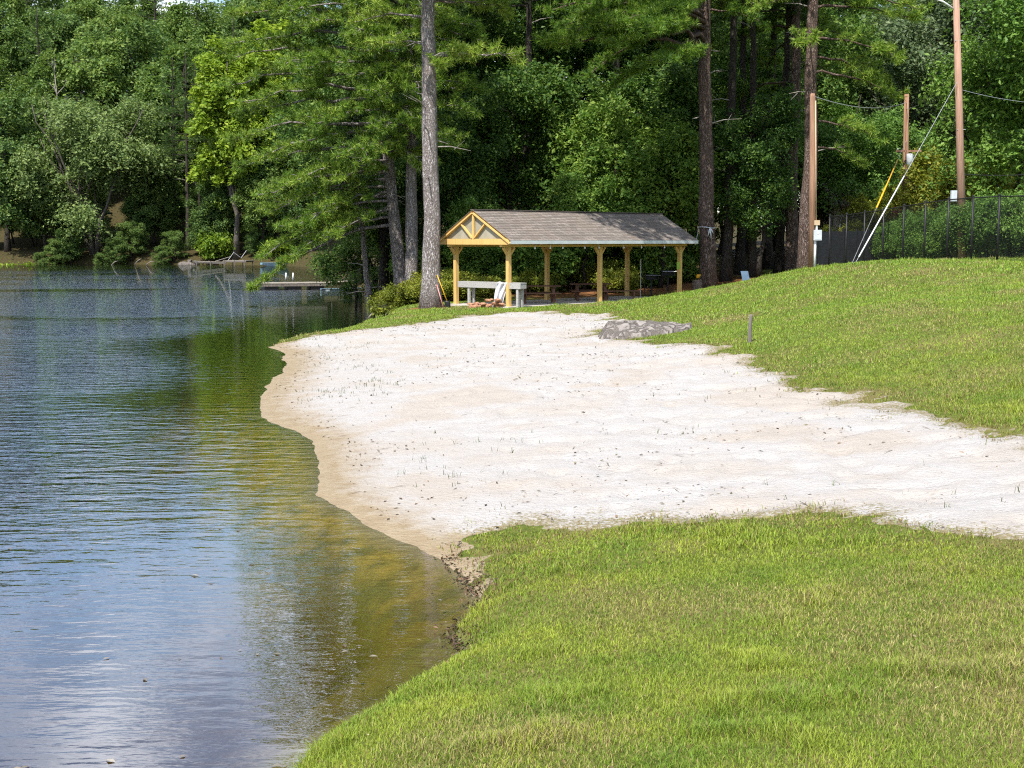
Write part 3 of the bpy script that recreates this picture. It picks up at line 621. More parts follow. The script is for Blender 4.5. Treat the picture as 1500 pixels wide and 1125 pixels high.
# overhanging water pines
hs = [(4.4, 186, 7.0, -.06, .40, .55), (5.6, 205, 5.4, .05, .30, .4), (6.3, 178, 6.4, .08, .26, .35), (7.0, 200, 6.8, .05, .24, .3), (7.6, 225, 5.2, .05, .28, .3), (8.2, 176, 7.4, .10, .22, .3), (8.9, 210, 6.4, .06, .24, .25),
      (9.4, 188, 7.6, .08, .18, .3), (10.0, 240, 4.8, .1, .25, .3), (10.6, 172, 7.4, .1, .18, .3), (11.1, 205, 7.2, .08, .2, .25), (11.8, 190, 7.8, .12, .18, .25), (12.4, 222, 6.0, .1, .22, .25), (13.0, 178, 7.4, .12, .16, .25),
      (13.6, 200, 7.2, .12, .18, .25), (14.2, 235, 5.2, .1, .2, .3), (14.8, 186, 7.0, .15, .15, .25), (15.4, 205, 6.6, .15, .16, .25), (16.0, 175, 6.4, .15, .15, .25), (12.0, 270, 4.0, .1, .25, .3), (9.0, 275, 3.6, .05, .3, .35), (14.5, 280, 3.8, .1, .2, .3)]
hs += [(5.0, 190, 6.4, -.04, .30, .25), (5.3, 176, 6.0, -.02, .32, .25), (4.8, 204, 5.4, -.04, .34, .25), (5.9, 184, 5.6, .0, .30, .2), (6.6, 196, 5.8, .02, .28, .2), (6.0, 215, 4.8, .0, .3, .2), (7.3, 186, 6.2, .04, .26, .2), (5.2, 232, 4.0, -.02, .34, .25)]
hs += [(16.6 + .62 * k, 170 + (k * 47) % 75, 7.2 - .22 * k, .14, .16, .2) for k in range(14)] + [(7.2 + .75 * k, 245 + (k * 53) % 80, 4.6, .06, .24, .2) for k in range(13)]
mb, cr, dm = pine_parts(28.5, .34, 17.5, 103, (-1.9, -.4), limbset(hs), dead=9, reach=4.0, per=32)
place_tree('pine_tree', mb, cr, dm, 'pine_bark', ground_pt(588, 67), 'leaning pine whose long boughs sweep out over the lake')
hs2 = [(h * 1.02 + .5, az + 9, L * .86, a_, b_, c_) for h, az, L, a_, b_, c_ in hs[4:20:2]] + [(7.6 + .8 * k, 235 + (k * 61) % 100, 4.0, .06, .26, .2) for k in range(10)] + [(11.0, 330, 3.6, .1, .25, .3), (13.4, 350, 3.8, .1, .25, .3), (8.2, 315, 2.6, .1, .3, .4)]
mb, cr, dm = pine_parts(26, .33, 15.5, 104, (-.5, .2), limbset(hs2), dead=9, reach=3.8)
place_tree('pine_tree', mb, cr, dm, 'pine_bark', ground_pt(604, 65.5), 'straight pine on the lake bank just left of the pale barked pine')
# right hand pair beside the meter pole
hr = [(12.6, -20, 4.6, .05, .22, .25), (11.2, -35, 4.0, .0, .3, .3), (13.4, 5, 5.2, .05, .2, .25), (9.6, -12, 4.0, .0, .26, .3), (7.4, -25, 3.2, -.02, .3, .35), (14.2, -30, 4.8, .1, .22, .25), (6.2, 5, 2.4, 0, .3, .3), (10.4, 20, 4.4, 0, .25, .3),
      (13.0, 200, 3.4, .1, .3, .35), (11.4, 250, 2.6, .05, .35, .35), (14.0, 290, 3.4, .1, .3, .3)]
mb, cr, dm = pine_parts(28, .36, 15.0, 105, (.3, .2), limbset(hr), dead=6, reach=4.2)
tall_pine = place_tree('pine_tree', mb, cr, dm, 'pine_bark_red', ground_pt(1176, 63), 'dark barked pine close behind the short meter pole')
copy_tree(tall_pine, ground_pt(1160, 71), 'pine trunk set back just left of the pine behind the meter pole', rz=2.2, sc=.98)
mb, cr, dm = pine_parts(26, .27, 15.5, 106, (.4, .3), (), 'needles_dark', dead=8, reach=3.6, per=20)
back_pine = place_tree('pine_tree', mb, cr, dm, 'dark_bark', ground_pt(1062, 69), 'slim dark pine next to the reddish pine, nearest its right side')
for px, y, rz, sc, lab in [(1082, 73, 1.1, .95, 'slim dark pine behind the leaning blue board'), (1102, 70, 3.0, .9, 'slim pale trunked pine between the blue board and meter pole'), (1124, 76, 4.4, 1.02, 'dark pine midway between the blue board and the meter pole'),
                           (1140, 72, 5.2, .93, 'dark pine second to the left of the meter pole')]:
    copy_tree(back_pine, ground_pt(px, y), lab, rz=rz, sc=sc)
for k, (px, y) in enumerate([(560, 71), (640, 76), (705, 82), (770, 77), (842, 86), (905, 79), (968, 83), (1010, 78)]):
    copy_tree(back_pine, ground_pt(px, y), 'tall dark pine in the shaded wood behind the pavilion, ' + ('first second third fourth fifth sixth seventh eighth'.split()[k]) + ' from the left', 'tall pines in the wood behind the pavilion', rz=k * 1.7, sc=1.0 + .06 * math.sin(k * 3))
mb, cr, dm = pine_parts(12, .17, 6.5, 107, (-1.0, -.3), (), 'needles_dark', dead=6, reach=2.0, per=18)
place_tree('pine_tree', mb, cr, dm, 'pine_bark', ground_pt(545, 68), 'thin young pine leaning over the lake bank')

# --- broadleaf kinds
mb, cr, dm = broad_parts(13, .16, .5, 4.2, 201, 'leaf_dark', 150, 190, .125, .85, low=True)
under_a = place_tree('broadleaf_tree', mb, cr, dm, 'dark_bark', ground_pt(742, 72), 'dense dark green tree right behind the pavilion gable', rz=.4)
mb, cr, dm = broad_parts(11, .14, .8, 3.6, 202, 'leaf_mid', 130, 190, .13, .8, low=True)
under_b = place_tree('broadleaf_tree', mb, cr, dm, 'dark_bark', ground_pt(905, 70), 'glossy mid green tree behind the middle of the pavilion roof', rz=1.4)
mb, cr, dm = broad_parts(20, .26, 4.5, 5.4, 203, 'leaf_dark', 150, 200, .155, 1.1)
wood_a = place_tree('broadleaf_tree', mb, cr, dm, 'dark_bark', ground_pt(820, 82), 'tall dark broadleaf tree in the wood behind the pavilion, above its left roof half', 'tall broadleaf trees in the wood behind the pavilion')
WG = 'tall broadleaf trees in the wood behind the pavilion'; WLAB = 'tall dark broadleaf tree in the wood behind the pavilion'
for k, (px, y, sc) in enumerate([(660, 84, 1.0), (735, 90, 1.1), (900, 88, 1.05), (975, 92, 1.1), (1040, 86, .95), (1100, 94, 1.1), (590, 92, 1.05), (520, 98, 1.0), (1160, 90, 1.0)]):
    copy_tree(wood_a, ground_pt(px, y), WLAB + ', ' + {660: 'above the gable', 735: 'just right of the gable', 900: 'above the mid roof', 975: 'above the right roof end', 1040: 'behind the reddish pine', 1100: 'behind the slim pines', 590: 'behind the bank pines', 520: 'furthest left', 1160: 'behind the pine pair'}[px], WG, rz=k * 1.3 + .5, sc=sc)
for px, y, rz, sc, src, lab in [(668, 70, 2.0, .82, under_a, 'leafy dark tree filling the gap between the pale pine and the gable'), (820, 74, 3.6, 1.0, under_a, 'dense dark tree behind the left half of the pavilion roof ridge'),
                                (985, 73, 5.0, 1.02, under_a, 'dense dark tree behind the right end of the pavilion roof'), (855, 67.5, 2.9, .62, under_b, 'small bright leaved tree just behind the pavilion middle post'),
                                (965, 68, 4.4, .86, under_b, 'glossy green tree between the pavilion roof and the reddish pine'), (1088, 79, .6, .72, wood_a, 'leafy green tree among the dark pine trunks right of the pavilion'),
                                (1112, 68.5, 2.4, .52, wood_a, 'small tree with sunlit leaves high among the dark pine trunks'), (700, 67, 1.2, .5, under_b, 'low leafy tree behind the grey counter')]:
    t = copy_tree(src, ground_pt(px, y), lab, rz=rz, sc=sc)
# promontory and dark trees behind the overhanging pines
for k, (px, y, sc, lab) in enumerate([(528, 90, .95, 'dark broadleaf tree behind the boughs that overhang the dock'), (452, 182, 1.3, 'dark round tree on the far side of the overhanging boughs'), (540, 78, .8, 'dark tree behind the leaning bank pines')]):
    copy_tree(wood_a, ground_pt(px, y), lab, rz=2.1 * k, sc=sc)
copy_tree(under_a, ground_pt(524, 75), 'low dark tree at the waterline under the overhanging boughs', rz=3.3, sc=.62)
copy_tree(under_a, ground_pt(572, 72), 'dark leafy tree between the leaning pine trunks on the bank', rz=.7, sc=.7)
mb, cr, dm = broad_parts(22, .30, 4.0, 4.4, 204, 'leaf_lime', 190, 120, .25, .85, low=True)
gum = place_tree('sweetgum_tree', mb, cr, dm, 'gum_bark', ground_pt(346, 176.5), 'bright yellow green tree on the shore left of the overhanging pine', rz=.8)
gum.scale = (1.36, 1.36, 1.36)
copy_tree(gum, ground_pt(402, 181), 'yellow green tree half hidden behind the overhanging pine boughs', rz=3.0, sc=1.45)

# --- right side trees behind the fence
mb, cr, dm = broad_parts(19, .3, 3, 6.2, 205, 'leaf_grey', 160, 180, .17, 1.15)
grey_tree = place_tree('broadleaf_tree', mb, cr, dm, 'gum_bark', ground_pt(1352, 92), 'large grey green tree behind the rear utility pole')
copy_tree(grey_tree, ground_pt(1262, 104), 'grey green tree right of the pine pair, above the hidden house', rz=2.0, sc=1.05)
copy_tree(grey_tree, ground_pt(1440, 100), 'tall grey green tree behind the tall utility pole', rz=4.0, sc=1.15)
mb, cr, dm = broad_parts(15, .2, .6, 4.6, 206, 'leaf_hedge', 150, 170, .13, 1.0, low=True, droop=.6)
vine_tree = place_tree('broadleaf_tree', mb, cr, dm, 'dark_bark', ground_pt(1486, 66), 'vine hung tree rising behind the hedge at the right edge')
copy_tree(vine_tree, ground_pt(1550, 62), 'dark vine covered tree half outside the right edge', rz=2.5, sc=1.1)
copy_tree(vine_tree, ground_pt(1240, 84), 'drooping green tree over the roof behind the meter pole', rz=1.2, sc=.78)
copy_tree(vine_tree, ground_pt(1300, 88), 'leafy tree left of the rear utility pole', rz=3.9, sc=.72)
copy_tree(wood_a, ground_pt(1500, 92), 'dark tall tree behind the vine hung tree', rz=1.0, sc=1.15)
copy_tree(wood_a, ground_pt(1215, 100), 'dark tall tree behind the pine pair', rz=4.0, sc=1.1)
for k, (px, y) in enumerate([(1180, 118), (1290, 125), (1390, 122), (1480, 126), (1100, 120), (1010, 116), (920, 118), (830, 116), (740, 118), (650, 116), (560, 120)]):
    copy_tree(wood_a, ground_pt(px, y), 'dark tree of the rearmost row closing the wood, seen ' + ['behind the pine pair', 'left of the rear pole', 'left of the tall pole', 'right of the tall pole', 'behind the slim pines', 'right of the roof', 'over the roof right end', 'over the roof middle', 'over the roof left half', 'by the pale pine', 'by the bank pines'][k], 'rearmost row of dark trees closing the wood', rz=k * 1.9, sc=1.25)

for k, (px, y, sc) in enumerate([(1052, 98, 1.0), (1096, 100, .95), (1136, 99, 1.05), (1178, 97, .9), (1010, 100, 1.0), (640, 100, .95), (570, 102, 1.0)]):
    copy_tree(under_a, ground_pt(px, y), 'low dense dark tree deep in the wood, ' + ['behind the reddish pine', 'behind the blue board', 'midway between blue board and meter pole', 'behind the meter pole', 'past the right roof end', 'behind the pale pine', 'behind the bank pines'][k], 'low dense trees deep in the wood', rz=k * 1.1, sc=sc)
for k, (px, y, sc) in enumerate([(1228, 106, 1.15), (1282, 110, 1.2), (1336, 108, 1.1), (1384, 112, 1.25), (1424, 106, 1.15), (1468, 110, 1.2), (1515, 106, 1.2)]):
    copy_tree(under_a, ground_pt(px, y), 'low dense dark tree behind the fence thickets, ' + 'first second third fourth fifth sixth seventh'.split()[k] + ' from the left', 'low dense trees behind the fence thickets', rz=k * 1.6, sc=sc)
for k, (px, sc) in enumerate([(1345, 1.5), (1400, 1.6), (1455, 1.5), (1510, 1.6)]):
    copy_tree(under_a, ground_pt(px, 136), 'broad dark tree far behind the fence, ' + ['left of the tall pole', 'just behind the tall pole', 'right of the tall pole', 'at the right edge'][k], 'broad dark trees far behind the fence', rz=k * 2.3, sc=sc)
# --- far shore
mb, cr, dm = broad_parts(24, .55, 3, 9.5, 301, 'leaf_willow', 170, 190, .25, 1.8, stems=4, droop=.5)
willow = place_tree('willow_tree', mb, cr, dm, 'gum_bark', ground_pt(140, 181), 'large many stemmed pale green tree leaning over the far shore', rz=.6)
mb, cr, dm = broad_parts(23, .40, 2.0, 7.0, 302, 'leaf_far', 150, 170, .27, 1.5, low=True)
far_dark = place_tree('broadleaf_tree', mb, cr, dm, 'dark_bark', ground_pt(12, 182), 'dark spreading tree at the left edge of the far shore')
mb, cr, dm = broad_parts(24, .40, 5, 6.5, 303, 'leaf_far_light', 140, 170, .27, 1.45)
far_mid = place_tree('broadleaf_tree', mb, cr, dm, 'dark_bark', ground_pt(60, 205), 'mid green tree on the far slope above the dark left edge tree')
mb, cr, dm = pine_parts(27, .30, 13, 304, (.3, 0), (), 'needles_dark', dead=4, reach=4.2, per=10, whorl=1.0)
far_pine = place_tree('pine_tree', mb, needle_mesh('crown', np.zeros((1, 3)), np.ones((1, 3)), np.ones(1), M['needles_dark'], rl, 3) if False else cr, dm, 'dark_bark', ground_pt(276, 183), 'dark straight trunked pine right of the large far shore tree')
far_list = [(far_dark, 228, 186, .55, 'small dark tree under the right side of the far shore willow like tree'), (far_dark, 66, 184, .62, 'dark low tree on the far shore just left of the many stemmed tree'), (far_pine, 296, 186, .98, 'second dark pine trunk right of the large far shore tree'),
            (far_pine, 258, 192, .95, 'dark far pine rising behind the many stemmed tree'), (far_dark, 318, 178, .5, 'low dark tree behind the far broken dock'), (far_mid, 385, 176, .55, 'green tree behind the pale blue boat'),
            (far_dark, 430, 178, .8, 'dark far shore tree behind the overhanging boughs'), (far_mid, 340, 190, .95, 'green far tree behind the bright yellow green one')]
for s, px, y, sc, lab in far_list: copy_tree(s, ground_pt(px, y), lab, rz=px * .37, sc=sc)
ORD = ['first', 'second', 'third', 'fourth', 'fifth', 'sixth', 'seventh', 'eighth', 'ninth', 'tenth', 'eleventh', 'twelfth']
for row, (y0, n_row, row_name) in enumerate([(204, 8, 'lower'), (226, 8, 'middle'), (250, 9, 'upper'), (274, 9, 'top')]):
    for k in range(n_row):
        px = -70 + k * (560 / n_row) + 25 * (row % 2); y = y0 + (k * 7 % 5) * 2.2; s_ = (far_dark, far_mid, far_pine, far_mid)[(k * 3 + row * 2) % 4]; sc = 1.12 + .12 * math.sin(k * 5.1 + row)
        if 225 < px < 345 and row > 0: sc *= .80 if row > 1 else .92
        kind = {far_dark.name: 'dark green tree', far_mid.name: 'mid green tree', far_pine.name: 'dark pine'}[s_.name]
        copy_tree(s_, ground_pt(px, y), kind + ' in the ' + row_name + ' row of the far hillside, ' + ORD[k] + ' from the left', 'trees on the far hillside', rz=k * 1.37 + row, sc=sc)
for k, px in enumerate((-20, 50, 100, 200, 245, 300, 345, 430)):
    copy_tree(far_dark, ground_pt(px, 184 + (k % 3) * 3), 'low dark bush in the shade of the far shore trees, ' + ORD[k] + ' from the left', 'low bushes under the far shore trees', rz=k * 2.2, sc=.30 + .06 * (k % 2), name='shade_bush')
    copy_tree(far_dark, ground_pt(px + 30, 198 + (k % 3) * 3), 'taller dark bush behind the far shore trees, ' + ORD[k] + ' from the left', 'tall bushes behind the far shore trees', rz=k * 1.2, sc=.50 + .06 * (k % 2), name='shade_bush')
for k, px in enumerate((62, 84, 104, 150, 172, 194, 238, 256, 300, 372, 388, 440)):
    copy_tree(far_dark, ground_pt(px, 176.0 + (k % 3) * 1.2), 'low leafy fringe bush at the far waterline, ' + ORD[k] + ' from the left', 'fringe bushes at the far waterline', rz=k * 2.9, sc=.19 + .06 * (k % 3), name='fringe_bush', squash=.8)
for k, (px, y, sc) in enumerate([(20, 189, .36), (46, 192, .4), (112, 196, .5), (132, 192, .42), (262, 194, .42), (330, 190, .36), (-15, 186, .3), (92, 189, .34), (428, 180, .34), (452, 179, .36)]):
    copy_tree(far_mid, ground_pt(px, y), 'leafy understory bush on the lower far slope, ' + ['right of the left edge tree', 'under the left edge trees', 'behind the many stemmed tree', 'behind the leaning stems', 'behind the dark pine', 'behind the bright tree', 'at the left edge', 'left of the leaning stems', 'right of the blue boat', 'behind the near dock'][k], 'understory bushes on the far slope', rz=k * 1.9, sc=sc, name='slope_bush', squash=.8)
# two dead trees on the far slope
for px, y, h, lab in [(92, 200, 22, 'bare pinkish dead tree above the left far shore trees'), (128, 203, 21, 'bare pale forked dead tree on the far slope right of the pinkish one')]:
    r = np.random.default_rng(px); mb = MB(); p = ground_pt(px, y)
    root = empty('dead_tree', p, lab, 'dead tree'); q = np.array(root.location)
    path = [q + np.array([r.normal(0, .12), r.normal(0, .12), h * s]) for s in np.linspace(0, 1, 8)]; mb.tube(path, [.26 * (1 - .85 * s) for s in np.linspace(0, 1, 8)], 7); mb.build('trunk', M['dead_wood'], root, True)
    lm = MB()
    for k in range(16):
        a0 = path[3 + k % 5]; az = r.random() * 6.28; L = r.uniform(1.5, 4.2); e = a0 + np.array([math.cos(az) * L * .6, math.sin(az) * L * .6, L * .8]); lm.tube([a0, (a0 + e) / 2 + r.normal(0, .2, 3), e], [.08, .06, .02], 5, False)
        for w in range(3): f = a0 + (e - a0) * r.uniform(.4, .95); lm.tube([f, f + r.normal(0, .5, 3) + [0, 0, .5]], [.035, .012], 4, False)
    lm.build('limbs', M['dead_wood'], root, True)

# --- shrubs and bank plants
def shrub_parts(H, rx, seed, leaf, n=40, per=170, ls=.07, cl=.4): return broad_parts(H, .05, .1, rx, seed, leaf, n, per, ls, cl, stems=4, low=True, shell=.4)
def shrub(name, H, rx, seed, leaf, loc, label, group=None, **kw):
    mb, cr, dm = shrub_parts(H, rx, seed, leaf, **kw); r_ = place_tree(name, mb, cr, dm, 'dark_bark', loc, label, group, 'shrub')
    [setattr(c, 'name', 'stems') for c in r_.children if c.name.startswith('trunk')]; [setattr(c, 'name', 'foliage') for c in r_.children if c.name.startswith('crown')]; return r_
hedge_a = shrub('hedge_shrub', 2.7, 2.0, 401, 'leaf_hedge', ground_pt(1480, 49.5), 'round bright green shrub behind the fence at the right edge', n=90, per=190, ls=.055)
for px, y, sc, rz, lab in [(1445, 52, .95, 1.0, 'green shrub behind the fence second from the right edge'), (1400, 54, .92, 2.2, 'green shrub behind the fence below the tall utility pole'), (1362, 56.5, .84, 3.3, 'green shrub behind the fence left of the tall utility pole'),
                           (1325, 60, .78, 4.4, 'leftmost green shrub of the row behind the fence'), (1535, 48, 1.05, 5.5, 'green shrub behind the fence just past the right edge')]:
    copy_tree(hedge_a, ground_pt(px, y), lab, rz=rz, sc=sc)
shrub('red_shrub', 3.9, 1.7, 402, 'leaf_red', ground_pt(1432, 76), 'crimson flowering shrub behind the tall utility pole', n=16, per=60, ls=.10)
shrub('red_shrub', 3.8, 1.2, 403, 'leaf_red', ground_pt(1334, 74), 'dull red shrub at the rear utility pole', n=9, per=45, ls=.10)
yel = shrub('yellow_shrub', 4.6, 2.6, 404, 'leaf_yellow', ground_pt(1376, 74), 'yellow green thicket between the two utility poles', n=70, per=110, ls=.09)
yel.scale = (1.35, 1.35, 1.5)
copy_tree(yel, ground_pt(1478, 72), 'yellow green thicket right of the tall utility pole', rz=1.9, sc=1.3)
copy_tree(yel, ground_pt(1290, 80), 'yellow green bush behind the yellow guy wire guard', rz=2.9, sc=1.0)
copy_tree(yel, ground_pt(1226, 70), 'yellow green bush at the left end of the fence', rz=4.0, sc=.62)
bank = shrub('bank_shrub', 1.5, 1.5, 405, 'leaf_yellow', ground_pt(660, 61), 'yellow green weeds behind the left pavilion posts', n=46, per=120, ls=.065)
for px, y, sc, lab, off in [(706, 63.5, .8, 'low weeds seen under the grey counter', 0), (640, 62.5, 1.0, 'lush weeds on the bank beside the pale pine trunk', 0), (612, 61.5, .8, 'weeds on the bank just left of the pale pine trunk', 0),
                            (590, 62.5, .8, 'bushy weeds at the waterline below the straight bank pine', 0), (566, 64.5, .85, 'bushy weeds hanging over the water left of the bank pines', 0), (542, 68, 1.0, 'weeds at the shore end of the floating dock', 0),
                            (880, 68, 1.15, 'sunlit yellow green bush behind the picnic tables', 0), (905, 66.5, .8, 'low bush behind the middle pavilion post', 0), (780, 66, .9, 'low green bush behind the left picnic table', 0)]:
    copy_tree(bank, ground_pt(px, y), lab, rz=px * .7, sc=sc)
dark_sh = shrub('understory_shrub', 3.2, 2.0, 406, 'leaf_mid', ground_pt(745, 67), 'dark green understory shrub behind the gable posts', n=60, per=150, ls=.10)
for px, y, sc, lab in [(690, 68, .9, 'dark understory shrub left behind the grey counter'), (815, 68, 1.05, 'dark understory shrub between the two picnic tables'), (870, 72, 1.2, 'tall understory shrub behind the second picnic table'), (935, 69.5, 1.0, 'understory shrub behind the black grill'),
                       (985, 70.5, 1.0, 'understory shrub behind the right pavilion post'), (630, 70, 1.1, 'dark understory shrub behind the pale pine trunk')]:
    copy_tree(dark_sh, ground_pt(px, y), lab, rz=px * .9, sc=sc)
fs = shrub('shore_shrub', 2.6, 2.6, 407, 'leaf_lime', ground_pt(-5, 173), 'bright green bush on the grassy far bank at the left edge', n=34, per=70, ls=.22, cl=.9)
copy_tree(fs, ground_pt(38, 175.5), 'small bright bush on the far bank right of the left edge', rz=2, sc=.62)
copy_tree(fs, ground_pt(405, 176), 'bright green bush behind the pale blue boat', rz=1, sc=.9)
copy_tree(fs, ground_pt(318, 177), 'yellow green sapling behind the broken far dock', rz=4, sc=.9, squash=1.5)

# small plant and driftwood on the near point
p = hit(556, 466); pl = shrub('shore_plant', .55, .5, 408, 'leaf_yellow', p + np.array([0, .3, .02]), 'small leafy plant on the grassy point by the water', n=12, per=22, ls=.07, cl=.2)
p = hit(548, 467); set_props(MB().tube([p + [-.25, .2, .02], p + [-.05, .2, .22], p + [.02, .2, .36]], [.03, .045, .025], 7).build('driftwood', M['dead_wood'], None, True), 'pale bit of driftwood sticking up on the grassy point', 'driftwood')

# ------------------------------------------------------------------ pavilion
P1 = at(745, 449, .5); P3 = at(995, 437, .5); P1[2] = P3[2] = 0
e1 = unit(P3 - P1); e2 = np.array([-e1[1], e1[0], 0]); Lp = np.linalg.norm(P3 - P1); Wp = 3.25; FZ = .5; EZ = 3.06
def pv(a, b, z): return P1 + e1 * a + e2 * b + np.array([0, 0, z])        # along the ridge, across, up
RID, OG, OE = 4.44, .5, .65; HW = Wp / 2 + OE
pav = empty('pavilion', pv(Lp / 2, Wp / 2, .3), 'open timber picnic pavilion with yellow pine posts and grey shingle roof', 'pavilion')
MB().frame_box(pv(Lp / 2, Wp / 2, FZ - .20), e1 * (Lp / 2 + .35), e2 * (Wp / 2 + .35), (0, 0, .20)).build('floor_slab', M['concrete'], pav)
eave_top = EZ + .12; slope = np.array([0, 0, RID - eave_top])
for b in (0, Wp):
    s = 1 if b == 0 else -1
    for a in (0, Lp / 2, Lp):
        MB().frame_box(pv(a, b, (FZ + 2.92) / 2), e1 * .082, e2 * .082, (0, 0, (2.92 - FZ) / 2)).build('post', M['timber'], pav)
        for d in (-1, 1):
            if 0 <= a + d * .1 <= Lp:
                MB().bar(pv(a + d * .084, b, 2.62), pv(a + d * .32, b, 2.90), .09, .10, e2).build('brace', M['timber'], pav)
            elif a in (0, Lp):
                MB().bar(pv(a + d * .084, b, 2.64), pv(a + d * .30, b, 2.90), .09, .10, e2).build('brace', M['timber'], pav)
    MB().bar(pv(-OG + .06, b, 3.03), pv(Lp + OG - .06, b, 3.03), .14, .20).build('beam', M['timber_x'], pav)
nt_tr = 8
for k in range(nt_tr):                                           # trusses: the first and last carry the gable braces
    a = -OG + .035 + k * (Lp + 2 * OG - .07) / (nt_tr - 1); end = k in (0, nt_tr - 1); th = .07 if not end else .06
    for s in (-1, 1):
        MB().bar(pv(a, Wp / 2 + s * (HW - .02), eave_top - .115), pv(a, Wp / 2 + s * .035, RID - .125), th, .17 if end else .13, e1).build('rafter', M['timber'], pav)
    MB().bar(pv(a + (.004 if end else 0), Wp / 2 - HW + .10, EZ + .085), pv(a + (.004 if end else 0), Wp / 2 + HW - .10, EZ + .085), th * 1.15, .24 if end else .13, (0, 0, 1)).build('tie_beam', M['timber'], pav)
    if end:
        MB().bar(pv(a, Wp / 2, EZ + .206), pv(a, Wp / 2, RID - .2), .11, th, e1).build('king_post', M['timber'], pav)
        for s in (-1, 1): MB().bar(pv(a, Wp / 2 + s * .06, EZ + .22), pv(a, Wp / 2 + s * .72, EZ + .80), th * .9, .11, e1).build('strut', M['timber'], pav)
for a_ in (-OG + .10, Lp + OG - .10):  # added infill panels, standing in for pale light between the struts
    MB().add([pv(a_, Wp / 2 - HW + .30, EZ + .1), pv(a_, Wp / 2 + HW - .30, EZ + .1), pv(a_, Wp / 2, RID - .10), pv(a_ + .012, Wp / 2 - HW + .30, EZ + .1), pv(a_ + .012, Wp / 2 + HW - .30, EZ + .1), pv(a_ + .012, Wp / 2, RID - .10)], [(0, 1, 2), (5, 4, 3), (0, 3, 4, 1), (1, 4, 5, 2), (2, 5, 3, 0)]).build('added_gable_panel', M['gable_fill'], pav)
ncourse = 18
for s in (-1, 1):
    up = unit(e2 * -s * HW + slope); nrm = unit(np.cross(e1, up)); nrm = nrm if nrm[2] > 0 else -nrm
    eave_p = pv(Lp / 2, Wp / 2 + s * HW, eave_top); ridge_p = pv(Lp / 2, Wp / 2, RID); SL = np.linalg.norm(ridge_p - eave_p)
    deck = MB().frame_box((eave_p + ridge_p) / 2 - nrm * .012, e1 * (Lp / 2 + OG), up * SL / 2, nrm * .011).build('roof_deck', M['timber_x'], pav)
    ex = SL / ncourse
    for k in range(ncourse):
        c = eave_p + up * (ex * (k + .5) + (0 if k else -.0)) + nrm * .012; tilt = nrm * .007
        mbk = MB(); hx = e1 * (Lp / 2 + OG + .03); lo = -up * (ex * .5 + .015); hi = up * ex * .52
        vs = [c - hx + lo + nrm * .0, c + hx + lo + nrm * .0, c + hx + hi - nrm * .006, c - hx + hi - nrm * .006, c - hx + lo + nrm * .017, c + hx + lo + nrm * .017, c + hx + hi + nrm * .003, c - hx + hi + nrm * .003]
        mbk.add(vs, [(0, 3, 2, 1), (4, 5, 6, 7), (0, 1, 5, 4), (1, 2, 6, 5), (2, 3, 7, 6), (3, 0, 4, 7)])
        o = mbk.build('shingle_course', M['shingle_dark' if (k * 5 + 2) % 3 == 0 else 'shingle'], deck); uv = o.data.uv_layers.new(name='UVMap')
        for lp_ in o.data.loops:
            co = np.array(o.data.vertices[lp_.vertex_index].co); uv.data[lp_.index].uv = (float(co.dot(e1)) + (k % 2) * .165 + k * .41, .05 + .2 * (lp_.vertex_index in (2, 3, 6, 7)) + .3 * (k % 7) )
    MB().frame_box(eave_p - np.array([0, 0, .055]) + e2 * s * .012, e1 * (Lp / 2 + OG + .01), e2 * .012, (0, 0, .075)).build('fascia', M['fascia'], pav)
MB().bar(pv(-OG - .03, Wp / 2, RID + .028), pv(Lp + OG + .03, Wp / 2, RID + .028), .24, .025).build('ridge_cap', M['shingle'], pav)
for k, a in enumerate((1.1, 2.0, 2.75, 4.1, 5.0, 6.6, 7.8, 9.4)):
    bl = MB(); q = pv(a, -.42, 2.955); bl.tube([q + [0, 0, .06], q + [0, 0, -.02]], .012, 6); bl.lathe(q + [0, 0, -.12], [(.004, 0), (.035, .02), (.04, .05), (.018, .09), (.016, .11)], 10)
    set_props(bl.build('light_bulb', M['bulb'], None, True), 'small clear bulb hung on a string under the front eave of the pavilion', 'light bulb', 'string light bulbs under the pavilion eave')
cable = [pv(.3, -.42, 3.05)] + [pv(a, -.42, 3.015 + .03 * (i % 2)) for i, a in enumerate(np.linspace(.9, Lp - .4, 15))]
set_props(MB().tube(cable, .008, 5).build('light_string', M['black_metal'], None), 'thin cable of the string lights along the pavilion eave', 'cable')
sg = MB().frame_box(pv(Lp - .09, .0, 2.03), e1 * .005, e2 * .10, (0, 0, .17)).build('notice', M['sign_green'], None)
set_props(sg, 'lime green notice fixed to the right front post of the pavilion', 'notice')

# grey counter across the near end of the pavilion
ca, cb = pv(-.25, Wp - .18, 0), pv(1.15, -.40, 0)
ca, cb = deep(671, 413, 55.6), deep(763, 417, 53.2); ca[2] = cb[2] = 0; cdv = unit(cb - ca); cn = np.array([-cdv[1], cdv[0], 0]); cn = cn if cn[1] > 0 else -cn; TOPZ = 1.46
ctr = empty('counter', (ca + cb) / 2 + [0, 0, .5], 'weathered grey wooden counter standing across the pavilion gable end', 'counter')
for k in range(3): MB().frame_box((ca + cb) / 2 + cn * (.06 + .118 * k) + [0, 0, TOPZ], cdv * (np.linalg.norm(cb - ca) / 2), cn * .056, (0, 0, .02)).build('top_board', M['grey_wood'], ctr)
MB().frame_box((ca + cb) / 2 + cn * -.013 + [0, 0, TOPZ - .105], cdv * (np.linalg.norm(cb - ca) / 2 - .002), cn * .012, (0, 0, .125)).build('apron', M['grey_wood'], ctr)
MB().frame_box(cb + cn * .18 - cdv * .03 + [0, 0, TOPZ - .12], cdv * .018, cn * .17, (0, 0, .098)).build('end_board', M['grey_wood'], ctr)
